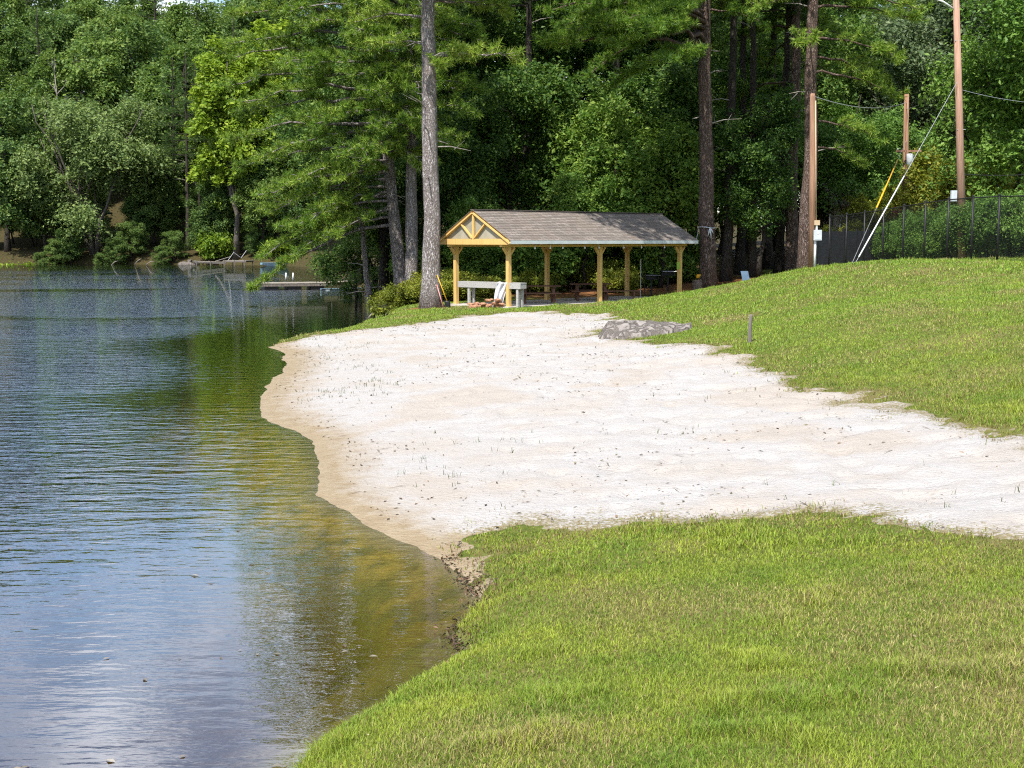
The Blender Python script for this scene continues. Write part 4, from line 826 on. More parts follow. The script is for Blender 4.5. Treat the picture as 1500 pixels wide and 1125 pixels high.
for t_ in (.17, .94):
    for k in (.05, .31):
        q = ca + (cb - ca) * t_ + cn * k; z0 = max(gz(q[0], q[1]), FZ if 0 < (q - P1).dot(e1) + .35 else 0) - .03; MB().frame_box(q + [0, 0, (z0 + TOPZ - .022) / 2], cdv * .055, cn * .045, (0, 0, (TOPZ - .022 - z0) / 2)).build('leg', M['grey_wood'], ctr)
# pale tarp hung over the counter front
tb = MB(); base = deep(733, 425, 54.0); nu, nv = 14, 12
for j in range(nv + 1):
    for i in range(nu + 1):
        u = i / nu; v = j / nv; w = .55 - .2 * v
        q = np.array([base[0] - .30 + u * w + .30 * (1 - v) ** 2 * .6 + .05 * v, base[1] - .33 + .07 * math.sin(u * 14 + v * 2) * (.4 + v) + .05 * math.sin(v * 6), TOPZ + .03 - v * (.92 - .12 * math.sin(u * 3)) + .03 * math.sin(u * 9)]); tb.v.append(tuple(q))
for j in range(nv):
    for i in range(nu): a_ = j * (nu + 1) + i; tb.f.append([a_, a_ + 1, a_ + nu + 2, a_ + nu + 1])
tarp = tb.build('tarp', M['cloth'], None, True); md = tarp.modifiers.new('thickness', 'SOLIDIFY'); md.thickness = .012
set_props(tarp, 'crumpled pale grey tarp hanging from the counter beside the front post', 'tarp')

def picnic_table(center, ang, label):
    root = empty('picnic_table', center, label, 'picnic table', 'picnic tables under the pavilion'); c = np.array(root.location); ux = np.array([math.cos(ang), math.sin(ang), 0]); uy = np.array([-ux[1], ux[0], 0])
    for k in range(5): MB().frame_box(c + uy * (k - 2) * .15 + [0, 0, .74], ux * .92, uy * .068, (0, 0, .02)).build('table_board', M['brown_wood'], root)
    for s in (-1, 1):
        for k in (-.07, .07): MB().frame_box(c + uy * (s * .68 + k) + [0, 0, .44], ux * .92, uy * .064, (0, 0, .02)).build('seat_board', M['brown_wood'], root)
    for t_ in (-.62, .62):
        for s in (-1, 1): MB().bar(c + ux * t_ + uy * s * .62 + [0, 0, .0], c + ux * t_ + uy * s * .22 + [0, 0, .715], .05, .12, ux).build('leg', M['brown_wood'], root)
        MB().bar(c + ux * (t_ + .052) - uy * .78 + [0, 0, .375], c + ux * (t_ + .052) + uy * .78 + [0, 0, .375], .04, .09).build('seat_support', M['brown_wood'], root)
        MB().bar(c + ux * (t_ + .052) - uy * .36 + [0, 0, .675], c + ux * (t_ + .052) + uy * .36 + [0, 0, .675], .04, .08).build('top_support', M['brown_wood'], root)
    return root
ax_ang = math.atan2(e1[1], e1[0])
picnic_table(pv(3.0, 1.25, FZ), R(2), 'dark brown picnic table nearer the grey counter')
picnic_table(pv(6.55, 1.5, FZ), R(2), 'dark brown picnic table behind the middle front post')
# long bench in front of the second table
bn = empty('bench', pv(7.6, .62, FZ), 'low dark brown bench right of the middle front post', 'bench'); q = np.array(bn.location); bx_ = np.array([1, .05, 0]); by_ = np.array([-.05, 1, 0])
for k in (-.08, .08): MB().frame_box(q + by_ * k + [0, 0, .42], bx_ * .85, by_ * .073, (0, 0, .022)).build('seat_board', M['brown_wood'], bn)
for s in (-1, 1): MB().frame_box(q + bx_ * s * .6 + [0, 0, .199], bx_ * .03, by_ * .13, (0, 0, .198)).build('leg', M['brown_wood'], bn)
# charcoal grills on posts
for px, y, sc, lab in [(954, 63.6, 1.0, 'black charcoal grill on a post near the right end of the pavilion'), (978, 65.5, .9, 'second black grill further back, partly behind the right post')]:
    g = ground_pt(px, y); root = empty('grill', g, lab, 'grill', 'black grills behind the pavilion'); q = np.array(root.location)
    MB().tube([q, q + [0, 0, .85]], .045, 8).build('post', M['black_metal'], root)
    fb = MB(); c = q + [0, 0, .98]; fb.box(c - [0, 0, .12], (.62, .42, .02))
    fb.box(c + [0, .2, 0], (.62, .02, .23)); fb.box(c + [-.30, 0, -.02], (.02, .378, .18)); fb.box(c + [.30, 0, -.02], (.02, .378, .18)); fb.build('fire_box', M['black_metal'], root)
    gr_ = MB(); [gr_.tube([c + [-.28, -.16 + .04 * k, .05], c + [.28, -.16 + .04 * k, .05]], .006, 5) for k in range(9)]; gr_.build('grate', M['galv'], root)
    MB().tube([c + [.28, -.2, .06], c + [.42, -.22, .08]], .012, 6).build('handle', M['galv'], root)
g = ground_pt(938, 62.6); set_props(MB().tube([g, g + [0, 0, 1.9]], .022, 6).build('thin_pole', M['galv'], None), 'thin pale pole standing left of the black grill', 'pole')
g = ground_pt(945, 62.9); set_props(MB().tube([g, g + [-.12, .05, 1.25]], .02, 6).build('thin_pole', M['black_metal'], None), 'thin dark stick leaning beside the black grill', 'pole')

# red stones heaped under the counter
r = np.random.default_rng(77)
def stone(name, c, size, mat, seed, squash=.6, sub=2):
    import bmesh
    rr = np.random.default_rng(seed); bm = bmesh.new(); bmesh.ops.create_icosphere(bm, subdivisions=sub, radius=1); pl = unit(rr.normal(size=(9, 3))); lim = rr.uniform(.62, .95, 9); sc = rr.uniform(.75, 1.25, 3)
    for v in bm.verts:
        co = np.array(v.co)
        for n_, l_ in zip(pl, lim):
            d = co.dot(n_)
            if d > l_: co = co - n_ * (d - l_)
        v.co = co * sc * size * [1, 1, squash] + rr.normal(0, .02 * size, 3)
    m_ = bpy.data.meshes.new(name); bm.to_mesh(m_); bm.free(); m_.materials.append(mat); o = link(name, m_); o.location = tuple(map(float, c)); return o
for k in range(17):
    px = 688 + k * 3.0 + r.uniform(-2, 2); yy = 53.6 + r.uniform(-.15, .35); g = ground_pt(px, yy); lift = .28 if 9 <= k <= 13 and k % 2 else (.12 if k % 3 == 0 else .02)
    set_props(stone('fieldstone', g + [0, 0, .09 + lift], r.uniform(.11, .19), M['redstone'], 500 + k), 'rust coloured stone in the heap under the grey counter', 'stone', 'rust coloured stones under the counter')

# tools leaning on the pale pine
g = ground_pt(655, 54.4); sv = empty('shovel', g, 'yellow handled shovel leaning on the pale pine trunk', 'shovel'); q = np.array(sv.location)
MB().tube([q + [0, 0, .32], q + [-.42, .25, 1.40]], .019, 8).build('handle', M['yellow'], sv, True)
bl = MB(); 
for j in range(6):
    v = j / 5; w = .11 * (1 - .55 * v ** 3) ; 
    for i in range(5): u = (i - 2) / 2; bl.v.append(tuple(q + np.array([.10 * (1 - v) * 0 + u * w + .07 * v, -.02 - .035 * (1 - u * u) , .34 - .36 * v])))
for j in range(5):
    for i in range(4): a_ = j * 5 + i; bl.f.append([a_, a_ + 1, a_ + 6, a_ + 5])
o = bl.build('blade', M['black_metal'], sv, True); md = o.modifiers.new('thickness', 'SOLIDIFY'); md.thickness = .01
g = ground_pt(648, 54.5); rk = empty('rake', g, 'faded red handled rake leaning on the pale pine trunk', 'rake'); q = np.array(rk.location)
MB().tube([q + [.05, 0, .05], q + [-.24, .3, 1.0]], .022, 8).build('handle', M['red'], rk, True)
th = MB(); th.bar(q + [-.12, -.02, .06], q + [.22, -.02, .06], .03, .03); [th.tube([q + [-.11 + .05 * k, -.02, .06], q + [-.11 + .05 * k, -.06, .0]], .007, 5) for k in range(7)]; th.build('rake_head', M['black_metal'], rk)

# stump, yellow wedge, blue board and rope by the reddish pine
g = ground_pt(1021, 62.6); st = empty('stump', g, 'short cut log standing on end by the reddish pine', 'stump'); q = np.array(st.location)
MB().lathe(q - [0, 0, .05], [(.27, 0), (.255, .1), (.24, .4), (.235, .70)], 18).build('log', M['stump_bark'], st, True); MB().lathe(q + [0, 0, .645], [(.215, 0), (.215, .012)], 18).build('cut_face', M['tan'], st)
cap = MB(); cap.tube([q + [.02, 0, .75], q + [.02, 0, .86], q + [.16, .02, .9]], [.10, .09, .03], 8); set_props(cap.build('yellow_jug', M['yellow'], None, True), 'small yellow plastic thing lying on the log stump', 'jug')
g = ground_pt(1092, 59.5); set_props(MB().frame_box(g + [0, .1, .33], (.17, .02, 0), (0, .008, -.004), (-.05, .11, .32)).build('board', M['blue_paint'], None), 'slate blue board leaning in front of the dark pine trunks', 'board')
g = ground_pt(1036, 64.5); rz_ = g[2] + 3.05; rope = MB()
cx_, cy_ = g[0] - .08, g[1] + .04; rope.tube([(cx_ + .40 * math.cos(t_), cy_ + .40 * math.sin(t_), rz_ + .03 * math.sin(2 * t_)) for t_ in np.linspace(0, 6.283, 22)], .022, 6)
for dx, dz in ((-.12, -.45), (.06, -.6), (.16, -.3)): rope.tube([(cx_ + .1, cy_ - .41, rz_), (cx_ + .1 + dx * .5, cy_ - .46, rz_ + dz * .5), (cx_ + .1 + dx, cy_ - .46, rz_ + dz)], [.03, .035, .012], 6)
rope.tube([(cx_ - .40, cy_, rz_), pv(Lp + .52, -.5, 3.0)], .012, 5); set_props(rope.build('rope', M['cloth'], None, True), 'pale rope knotted round the reddish pine trunk', 'rope')

# ------------------------------------------------------------------ grass stake and rock on the slope
g = hit(1098, 502); r = np.random.default_rng(3); sk = MB(); sk.tube([g + [0, 0, -.2], g + [.0, 0, .25], g + [.012, 0, .5], g + [.02, 0, .60], g + [.02, 0, .64]], [.048, .045, .043, .043, .03], 8)
set_props(sk.build('stake', M['stake_wood'], None), 'short weathered wooden stake standing alone in the grass slope', 'stake')
rk_l, rk_r = hit(872, 497), hit(1012, 484); nu, nv = 46, 16; V = []; r = np.random.default_rng(9); ax = rk_r - rk_l; ax[2] = 0; Lr = np.linalg.norm(ax); ax /= Lr; an = np.array([-ax[1], ax[0], 0])
for j in range(nv + 1):
    for i in range(nu + 1):
        u = i / nu; v = j / nv * 2 - 1; q = rk_l + ax * Lr * u; half = (1.25 * math.sin(math.pi * min(1, u * 1.6 + .08) * .5) ** .6 * (1 - u) ** .45 + .05) ; q = q + an * half * v + an * .4
        hgt = .46 * (1 - abs(v) ** 2.2) * (1 - .72 * u) * min(1, u * 9) + .24 * (vnoise(q[0], q[1], .55, 6, 3) - .45) + .05 * (abs(vnoise(q[0] * 1.0, q[1], .9, 7) - .5) < .06) * -1
        if j in (0, nv) or i in (0, nu): hgt = -.12
        V.append((q[0], q[1], gz(q[0], q[1]) + hgt))
Fq = [(j * (nu + 1) + i, j * (nu + 1) + i + 1, (j + 1) * (nu + 1) + i + 1, (j + 1) * (nu + 1) + i) for j in range(nv) for i in range(nu)]
set_props(link('rock_outcrop', poly_mesh('rock_outcrop', np.array(V), np.array(Fq), M['rock'], True)), 'low grey brown granite outcrop at the edge of the sand', 'rock')

# ------------------------------------------------------------------ fence, panels, poles
FA, FB = np.array([16.4, 42.0]), np.array([13.5, 56.0]); fd = (FB - FA) / 9
def fpt(s): p = FA + fd * s; return np.array([p[0], p[1], gz(*p)])
fence = empty('chain_link_fence', fpt(4), 'black chain link fence running along the crest of the grass slope', 'fence'); FH = 2.15
for k in range(-3, 10):
    q = fpt(k); fp = MB().tube([q - [0, 0, .3], q + [0, 0, FH]], .036, 8).build('fence_post', M['black_metal'], fence, True)
    MB().lathe(q + [0, 0, FH], [(.045, 0), (.045, .03), (.012, .07)], 8).build('post_cap', M['black_metal'], fp)
    if k < 9:
        q2 = fpt(k + 1); MB().tube([q + [0, 0, FH - .03], q2 + [0, 0, FH - .03]], .022, 6).build('top_rail', M['black_metal'], fence)
        msh = MB(); L_ = np.linalg.norm((q2 - q)[:2]); d_ = (q2 - q); hh_ = FH - .08; stp = .075; nn = np.array([-d_[1], d_[0], 0]) / L_
        for s in (-1, 1):
            t0 = -hh_
            while t0 < L_:
                lo, hi = max(0, -t0), min(hh_, L_ - t0)
                if hi > lo:
                    f = lambda w: (q + d_ * ((t0 + w) / L_) if s > 0 else q2 - d_ * ((t0 + w) / L_)) + np.array([0, 0, .04 + w]) + nn * .003 * s
                    msh.tube([f(lo), f(hi)], .0034, 3, False)
                t0 += stp
        msh.build('chain_link_mesh', M['black_metal'], fence)
# solid charcoal panels behind the fence's left half
sa, sb = deep(1196, 386, 57.5), deep(1306, 380, 62.0); sa[2] = gz(*sa[:2]); sb[2] = gz(*sb[:2]); scn = empty('dark_panels', (sa + sb) / 2, 'solid charcoal panels behind the left end of the chain link fence', 'fence')
for k in range(6):
    a_, b_ = sa + (sb - sa) * k / 6, sa + (sb - sa) * (k + 1) / 6; hh_ = 1.62
    MB().frame_box((a_ + b_) / 2 + [0, 0, hh_ / 2], (b_ - a_) / 2 * .985 * [1, 1, 0] + np.array([0, 0, 0]), (0, .012, 0), (0, 0, hh_ / 2 + .1)).build('dark_panel', M['panel_dark'], scn)
    MB().tube([a_ - [0, 0, .2], a_ + [0, 0, hh_ + .2]], .04, 8).build('panel_post', M['black_metal'], scn)

def on_px(px, py, y): return deep(px, py, y)
# short pole with meter boxes
b0 = on_px(1189, 393, 46); b0[2] = gz(b0[0], b0[1]); tp = on_px(1190.5, 137, 46)
mp = empty('meter_pole', b0, 'short brown utility pole with meter box and white conduit', 'utility pole')
MB().tube([b0 - [0, 0, .4], (b0 + tp) / 2 + [.015, 0, 0], tp - [0, 0, .12], tp], [.125, .112, .095, .07], 12).build('pole', M['pole_wood'], mp, True)
MB().tube([b0 + [.07, -.13, 0], b0 + [.07, -.13, .98]], .042, 8).build('lower_conduit', M['white_metal'], mp, True)
MB().tube([b0 + [.09, -.10, 1.62], tp + [.09, -.07, -.25]], .022, 8).build('riser_conduit', M['tan'], mp, True)
bxm = MB().box(b0 + [.13, -.20, 1.12], (.27, .12, .36)).build('meter_box', M['grey_metal'], mp); MB().box(b0 + [.13, -.2635, 1.12], (.22, .006, .30)).build('box_door', M['grey_metal'], bxm)
MB().tube([b0 + [.13, -.27, 1.2], b0 + [.13, -.275, 1.2]], .05, 10).build('lock_plate', M['white_metal'], bxm)
MB().box(b0 + [.10, -.17, 1.55], (.19, .12, .17)).build('switch_box', M['tan'], mp); MB().tube([b0 + [.10, -.17, 1.30], b0 + [.10, -.17, 1.465]], .035, 8).build('coupling', M['white_metal'], mp)
# tall pole with lamp arm
b1 = on_px(1412, 352, 52); b1[2] = gz(b1[0], b1[1]); t1 = on_px(1399, -60, 52)
lp = empty('lamp_pole', b1, 'tall brown utility pole with a lamp arm behind the hedge', 'utility pole')
MB().tube([b1 - [0, 0, .4], b1 * .5 + t1 * .5, t1], [.168, .14, .11], 14).build('pole', M['pole_pale'], lp, True)
q = on_px(1399, 14, 52); arm = MB().tube([q, q + [-.5, -.1, .28], q + [-1.1, -.2, .44], q + [-1.5, -.25, .46]], .035, 8).build('lamp_arm', M['white_metal'], lp, True)
MB().tube([q + [-1.45, -.25, .46], q + [-1.75, -.3, .45], q + [-2.0, -.33, .42]], [.07, .12, .06], 10).build('lamp_head', M['grey_metal'], lp, True)
MB().box(on_px(1397, 287, 51.6), (.22, .14, .42)).build('junction_box', M['grey_metal'], lp)
for pyy in (60, 190): qq = on_px(1402 + (pyy - 14) * .027, pyy, 52); MB().tube([qq + [-.17, -.1, 0], qq + [.17, -.1, 0]], .015, 6).build('step_bolt', M['galv'], lp)
# rear pole with transformer clutter
b2 = on_px(1326, 330, 74); b2[2] = gz(b2[0], b2[1]); t2 = on_px(1328, 138, 74)
rp = empty('rear_utility_pole', b2, 'brown rear utility pole with a drum transformer behind the fence', 'utility pole')
MB().tube([b2 - [0, 0, .4], b2 * .5 + t2 * .5, t2], [.19, .16, .13], 12).build('pole', M['pole_wood'], rp, True)
q = on_px(1329, 235, 73.7); MB().lathe(q + [.05, -.28, -.35], [(.15, 0), (.19, .03), (.19, .62), (.14, .70)], 14).build('transformer', M['grey_metal'], rp, True)
MB().bar(q + [-.7, -.2, .5], q + [.7, -.2, .5], .09, .11).build('crossarm', M['pole_wood'], rp)
for s in (-.6, .6): MB().lathe(q + [s, -.2, .555], [(.03, 0), (.045, .05), (.03, .1)], 8).build('insulator', M['white_metal'], rp)
# guy wires with guards
def guy(a, b, g0, g1, mat, label):
    root = empty('guy_wire', b, label, 'guy wire'); a, b = np.array(a), np.array(b)
    MB().tube([b, a], .011, 5).build('wire', M['galv'], root); MB().tube([b + (a - b) * g0, b + (a - b) * g1], .034 if mat == 'yellow' else .024, 8).build('guard', M[mat], root, True)
anc = on_px(1253, 384, 43.6); anc[2] = gz(anc[0], anc[1]); anc2 = on_px(1248, 386, 43.4); anc2[2] = gz(anc2[0], anc2[1])
guy(on_px(1402, 120, 51.8), anc, .03, .44, 'white_metal', 'guy wire with a white guard rising from the crest to the tall pole')
guy(on_px(1328, 205, 73.8), anc2, .33, .76, 'yellow', 'guy wire with a yellow guard rising toward the rear pole')
def span(a, b, sag, label, rad=.012, mat='galv'):
    a, b = np.array(a), np.array(b); set_props(MB().tube([a + (b - a) * t_ - np.array([0, 0, 4 * sag * t_ * (1 - t_)]) for t_ in np.linspace(0, 1, 14)], rad, 5).build('overhead_wire', M[mat], None), label, 'wire')
span(tp + [.05, 0, -.1], on_px(1328, 150, 74), .35, 'pale overhead wire from the meter pole to the rear pole', .016)
span(on_px(1328, 160, 74), on_px(1403, 100, 52), .3, 'overhead wire from the rear pole to the tall lamp pole')
span(on_px(1403, 130, 52), on_px(1640, 145, 62), .4, 'upper overhead wire leaving the tall pole to the right')
span(on_px(1409, 255, 52), on_px(1640, 232, 60), .3, 'lower dark wire leaving the tall pole to the right', .016, 'black_metal')
span(on_px(1160, 228, 80), on_px(1328, 222, 74), .2, 'thin dark wire from the wood to the rear pole', .012, 'black_metal')

# half hidden house behind the fence
hc = on_px(1246, 330, 97); hc[2] = gz(hc[0], hc[1]); hs_ = empty('house', hc, 'cream house with a tan shingle roof half hidden behind the meter pole', 'house'); q = np.array(hs_.location)
MB().box(q + [0, 0, 1.6], (4.0, 6.0, 3.2)).build('wall', M['siding'], hs_)
for s in (-1, 1): MB().frame_box(q + [0, s * 1.62, 4.05], (2.3, 0, 0), (0, s * 1.85, -.98), (0, .05 * s, .09)).build('roof', M['house_roof'], hs_)
for s in (-1, 1): MB().add([q + [s * 1.98, -3, 3.2], q + [s * 1.98, 3, 3.2], q + [s * 1.98, 0, 4.85], q + [s * 1.9, -3, 3.2], q + [s * 1.9, 3, 3.2], q + [s * 1.9, 0, 4.85]], [(0, 1, 2), (5, 4, 3), (0, 3, 4, 1), (1, 4, 5, 2), (2, 5, 3, 0)]).build('gable', M['siding'], hs_)
for xx in (-1.0, 1.0):
    wd = MB(); c = q + [xx, -3.03, 1.75]; wd.box(c + [0, 0, .66], (1.1, .07, .1)); wd.box(c - [0, 0, .66], (1.1, .07, .1)); wd.box(c + [-.5, 0, 0], (.1, .07, 1.22)); wd.box(c + [.5, 0, 0], (.1, .07, 1.22)); w_ = wd.build('window', M['white_metal'], hs_); MB().box(c + [0, .012, 0], (.9, .02, 1.22)).build('pane', M['glass'], w_)

# ------------------------------------------------------------------ docks, boat, far shore things
def dock(name, a, b, width, z, label, nb, legs=True, mat='dock_wood', float_h=.0):
    a, b = np.array(a, float), np.array(b, float); root = empty(name, [(a[0] + b[0]) / 2, (a[1] + b[1]) / 2, 0], label, 'dock'); d = unit((b - a) * [1, 1, 0]); s = np.array([-d[1], d[0], 0]); L_ = np.linalg.norm((b - a)[:2])
    for k in range(nb):
        c = a + d * L_ * (k + .5) / nb; c[2] = z + rnd.uniform(-.006, .006); MB().frame_box(c, d * (L_ / nb / 2 * .93), s * width / 2, (0, 0, .02)).build('deck_board', M[mat], root)
    for w in (-1, 1): c = (a + b) / 2 + s * w * (width / 2 - .05); c[2] = z - .11; MB().frame_box(c, d * L_ / 2, s * .03, (0, 0, .088)).build('stringer', M['stake_wood'], root)
    if float_h:
        for t_ in (.15, .5, .85): c = a + (b - a) * t_; c[2] = z - .2 - float_h / 2; MB().frame_box(c, d * .45, s * (width / 2 - .12), (0, 0, float_h / 2)).build('float', M['black_metal'], root)
    elif legs:
        for t_ in (.06, .5, .94):
            for w in (-1, 1): c = a + d * L_ * t_ + s * w * (width / 2 + .01); MB().tube([[c[0], c[1], -1.2], [c[0], c[1], z + .1]], .06, 7).build('pile', M['stake_wood'], root)
    return root
da, db = at(381, 424, 0), at(476, 423, 0); dk = dock('floating_dock', da, db, 2.2, .42, 'small weathered floating dock on the lake below the overhanging boughs', 22, float_h=.26)
for px in (417, 427.5): q = at(px, 421, 0); MB().tube([[q[0], q[1] + .6, .44], [q[0], q[1] + .6, .98]], .055, 8).build('white_post', M['white_metal'], dk, True)
ga, gb = at(478, 422.5, 0), at(528, 419.5, 0); gw = dock('gangway', ga, gb, .9, .40, 'narrow gangway linking the floating dock to the bank', 14, False)
def hull(name, c, ang, L_, W_, H_, mat, label):
    root = empty(name, c, label, 'boat'); c = np.array(root.location); ux = np.array([math.cos(ang), math.sin(ang), 0]); uy = np.array([-ux[1], ux[0], 0]); hb = MB(); n = 12; secs = []
    for i in range(n + 1):
        t_ = i / n * 2 - 1; w = W_ / 2 * (1 - max(0, t_) ** 3 * .75) * (1 - max(0, -t_) ** 6 * .12); zb = H_ * (.8 * max(0, t_) ** 3 + .35 * max(0, -t_) ** 4); sh = H_ * .3 * max(0, t_) ** 2
        secs.append([c + ux * t_ * L_ / 2 + uy * u * w * f + [0, 0, z_] for u, f, z_ in ((-1, 1, H_ + sh), (-1, .8, zb), (1, .8, zb), (1, 1, H_ + sh), (1, .93, H_ + sh - .02), (1, .74, zb + .05), (-1, .74, zb + .05), (-1, .93, H_ + sh - .02))])
    for s_ in secs: hb.v += [tuple(p_) for p_ in s_]
    for i in range(n):
        for k in range(8): k2 = (k + 1) % 8; hb.f.append([i * 8 + k, i * 8 + k2, (i + 1) * 8 + k2, (i + 1) * 8 + k])
    hb.f.append(list(range(8))[::-1]); hb.f.append([n * 8 + k for k in range(8)]); hb.build('hull', M[mat], root)
    for t_ in (-.35, .15): MB().frame_box(c + ux * t_ * L_ + [0, 0, H_ - .09], ux * .13, uy * (W_ / 2 * .9), (0, 0, .02)).build('seat', M['grey_metal'], root)
    return root
q = at(403, 389.3, 0); hull('rowing_boat', q + [0, 0, .0], R(28), 3.6, 1.2, .40, 'pale_blue', 'pale blue flat boat moored at the far shore beside the broken dock')
q = at(500, 424.5, 0); hull('kayak', q + [0, 0, -.02], R(20), 2.7, .5, .11, 'pale_blue', 'pale blue kayak floating beside the gangway')
fa, fb = at(333, 388.6, 0), at(366, 388.8, 0); fdk = dock('broken_dock', fa, fb, 2.2, .62, 'old broken wooden dock on the far shore with white rails', 12)
for k, (p0, p1) in enumerate([((333, 384), (343, 370)), ((343, 370), (352, 378)), ((353, 378), (361, 368)), ((315, 384), (338, 377))]):
    a_, b_ = deep(*p0, fa[1] + .5), deep(*p1, fa[1] + .9); a_[2] = max(a_[2], .5); b_[2] += .1; MB().tube([a_, b_], .035, 6).build('rail', M['galv' if k < 3 else 'dock_wood'], fdk)
ra, rb = at(284, 388.6, 0), at(330, 388.3, 0); rmp = dock('broken_dock', ra, rb, 1.5, .45, 'collapsed grey dock section left of the broken far dock', 12); rmp.rotation_euler.y = .045
for k in range(12):
    px = 262 + k * 2.3; g = ground_pt(px, 175.2 + .35 * (k % 4)); set_props(stone('shore_rock', g + [0, 0, .25 + .35 * (k % 3 == 1)], .5 + .22 * math.sin(k * 2.3), M['rock'], 600 + k), 'pale boulder in the heap left of the collapsed far dock', 'rock', 'pale boulders on the far shore')
# raised deck added as a support for the umbrellas under the far trees
dq = deep(112, 330, 188); dz = max(gz(dq[0], dq[1]) + .4, 3.9); fdq = empty('added_deck', [dq[0], dq[1], gz(dq[0], dq[1])], 'wooden deck added to hold up the umbrellas under the large far shore tree', 'deck'); q = np.array([dq[0], dq[1], dz])
for k in range(16): MB().frame_box(q + [-4.2 + .56 * k, 0, 0], (.268, 0, 0), (0, 2.2, 0), (0, 0, .04)).build('deck_board', M['dock_wood'], fdq)
for xx in (-4, 0, 4):
    for yy in (-2, 2): MB().tube([q + [xx, yy, -4.5], q + [xx, yy, -.042]], .12, 7).build('deck_post', M['stake_wood'], fdq)
for xx in np.arange(-4.2, 4.3, .7): MB().tube([q + [xx, -2.15, .042], q + [xx, -2.15, .95]], .03, 5).build('baluster', M['stake_wood'], fdq)
MB().bar(q + [-4.3, -2.15, .99], q + [4.3, -2.15, .99], .1, .07).build('handrail', M['stake_wood'], fdq)
u_ = deep(150, 312, 187.5); ur = empty('patio_umbrella', [u_[0], u_[1], dz + .04], 'dark teal patio umbrella open under the far shore tree', 'umbrella'); q = np.array(ur.location); um_z = max(u_[2], dz + 2.1)
MB().tube([q, [q[0], q[1], um_z + .62]], .04, 6).build('pole', M['white_metal'], ur); cb_ = MB(); nsd = 8; b0_ = len(cb_.v)
ring = [(q[0] + 1.45 * math.cos(k * 2 * math.pi / nsd), q[1] + 1.45 * math.sin(k * 2 * math.pi / nsd), um_z - .05) for k in range(nsd)]; apex = (q[0], q[1], um_z + .7); ap2 = (q[0], q[1], um_z + .62); ring2 = [(x_, y_, z_ - .12) for x_, y_, z_ in ring]
cb_.add(ring + ring2 + [apex, ap2], [(k, (k + 1) % nsd, 16) for k in range(nsd)] + [((k + 1) % nsd + 8, k + 8, 17) for k in range(nsd)] + [(k + 8, (k + 1) % nsd + 8, (k + 1) % nsd, k) for k in range(nsd)]); cb_.build('canopy', M['teal'], ur)
u_ = deep(81, 322, 186.5); fu = empty('folded_umbrella', [u_[0], u_[1], dz + .04], 'white folded umbrella in the shade at the left of the far deck', 'umbrella'); q = np.array(fu.location)
MB().tube([q, q + [0, 0, 2.6]], .03, 6).build('pole', M['white_metal'], fu); MB().lathe(q + [0, 0, .9], [(.05, 0), (.30, .08), (.22, .8), (.12, 1.5), (.03, 1.75)], 9).build('folded_canopy', M['white_metal'], fu)
# fallen branches at the far waterline
for px0, py0, px1, py1, lab in [(197, 386, 207, 379, 'bleached branch poking out of the far shallows'), (214, 386, 226, 383, 'low bleached branch lying at the far waterline'), (163, 387, 173, 382, 'small bleached snag left of the far branches')]:
    a_, b_ = deep(px0, py0, 172), deep(px1, py1, 172); set_props(MB().tube([a_ - [0, 0, .15], (a_ + b_) / 2 + [0, 0, .08], b_], [.055, .045, .02], 6).build('fallen_branch', M['dead_wood'], None, True), lab, 'branch')

# ------------------------------------------------------------------ lawn, sprigs, litter
def in_view(X, Y, m=1.12):
    dpt = Y * math.cos(PITCH) + CAM_Z * math.sin(PITCH); return (np.abs(X) < m * dpt * 750 / FPX + .4)
def tint_of(X, Y, r, esd):
    n = len(X); p1 = vnoise(X, Y, 1.6, 41, 3); p2 = vnoise(X, Y, .5, 43, 2); k = r.random(n)
    lime = np.array([.36, .41, .05]); green = np.array([.135, .235, .024]); straw = np.array([.40, .35, .13]); dry = np.array([.20, .12, .05])
    c = lime[None] * (1 - p2[:, None]) + green[None] * p2[:, None]
    far = sstep(18, 34, Y)[:, None]; c = c * (1 - far * .35) + np.array([.17, .33, .035])[None] * far * .40
    dryness = sstep(.50, .78, p1) * .52 + .05; pick = k < dryness; c[pick] = (straw[None] * (.5 + .7 * r.random((pick.sum(), 1))))
    ed = r.random(n) < .62 * np.exp(-np.maximum(-esd, 0) / .38); c[ed] = (np.array([.26, .19, .075])[None] * (.5 + .8 * r.random((ed.sum(), 1))))
    pd = (k > .955); c[pd] = dry[None] * (.7 + .6 * r.random((pd.sum(), 1)))
    return c * (.72 + .56 * r.random((n, 1)))
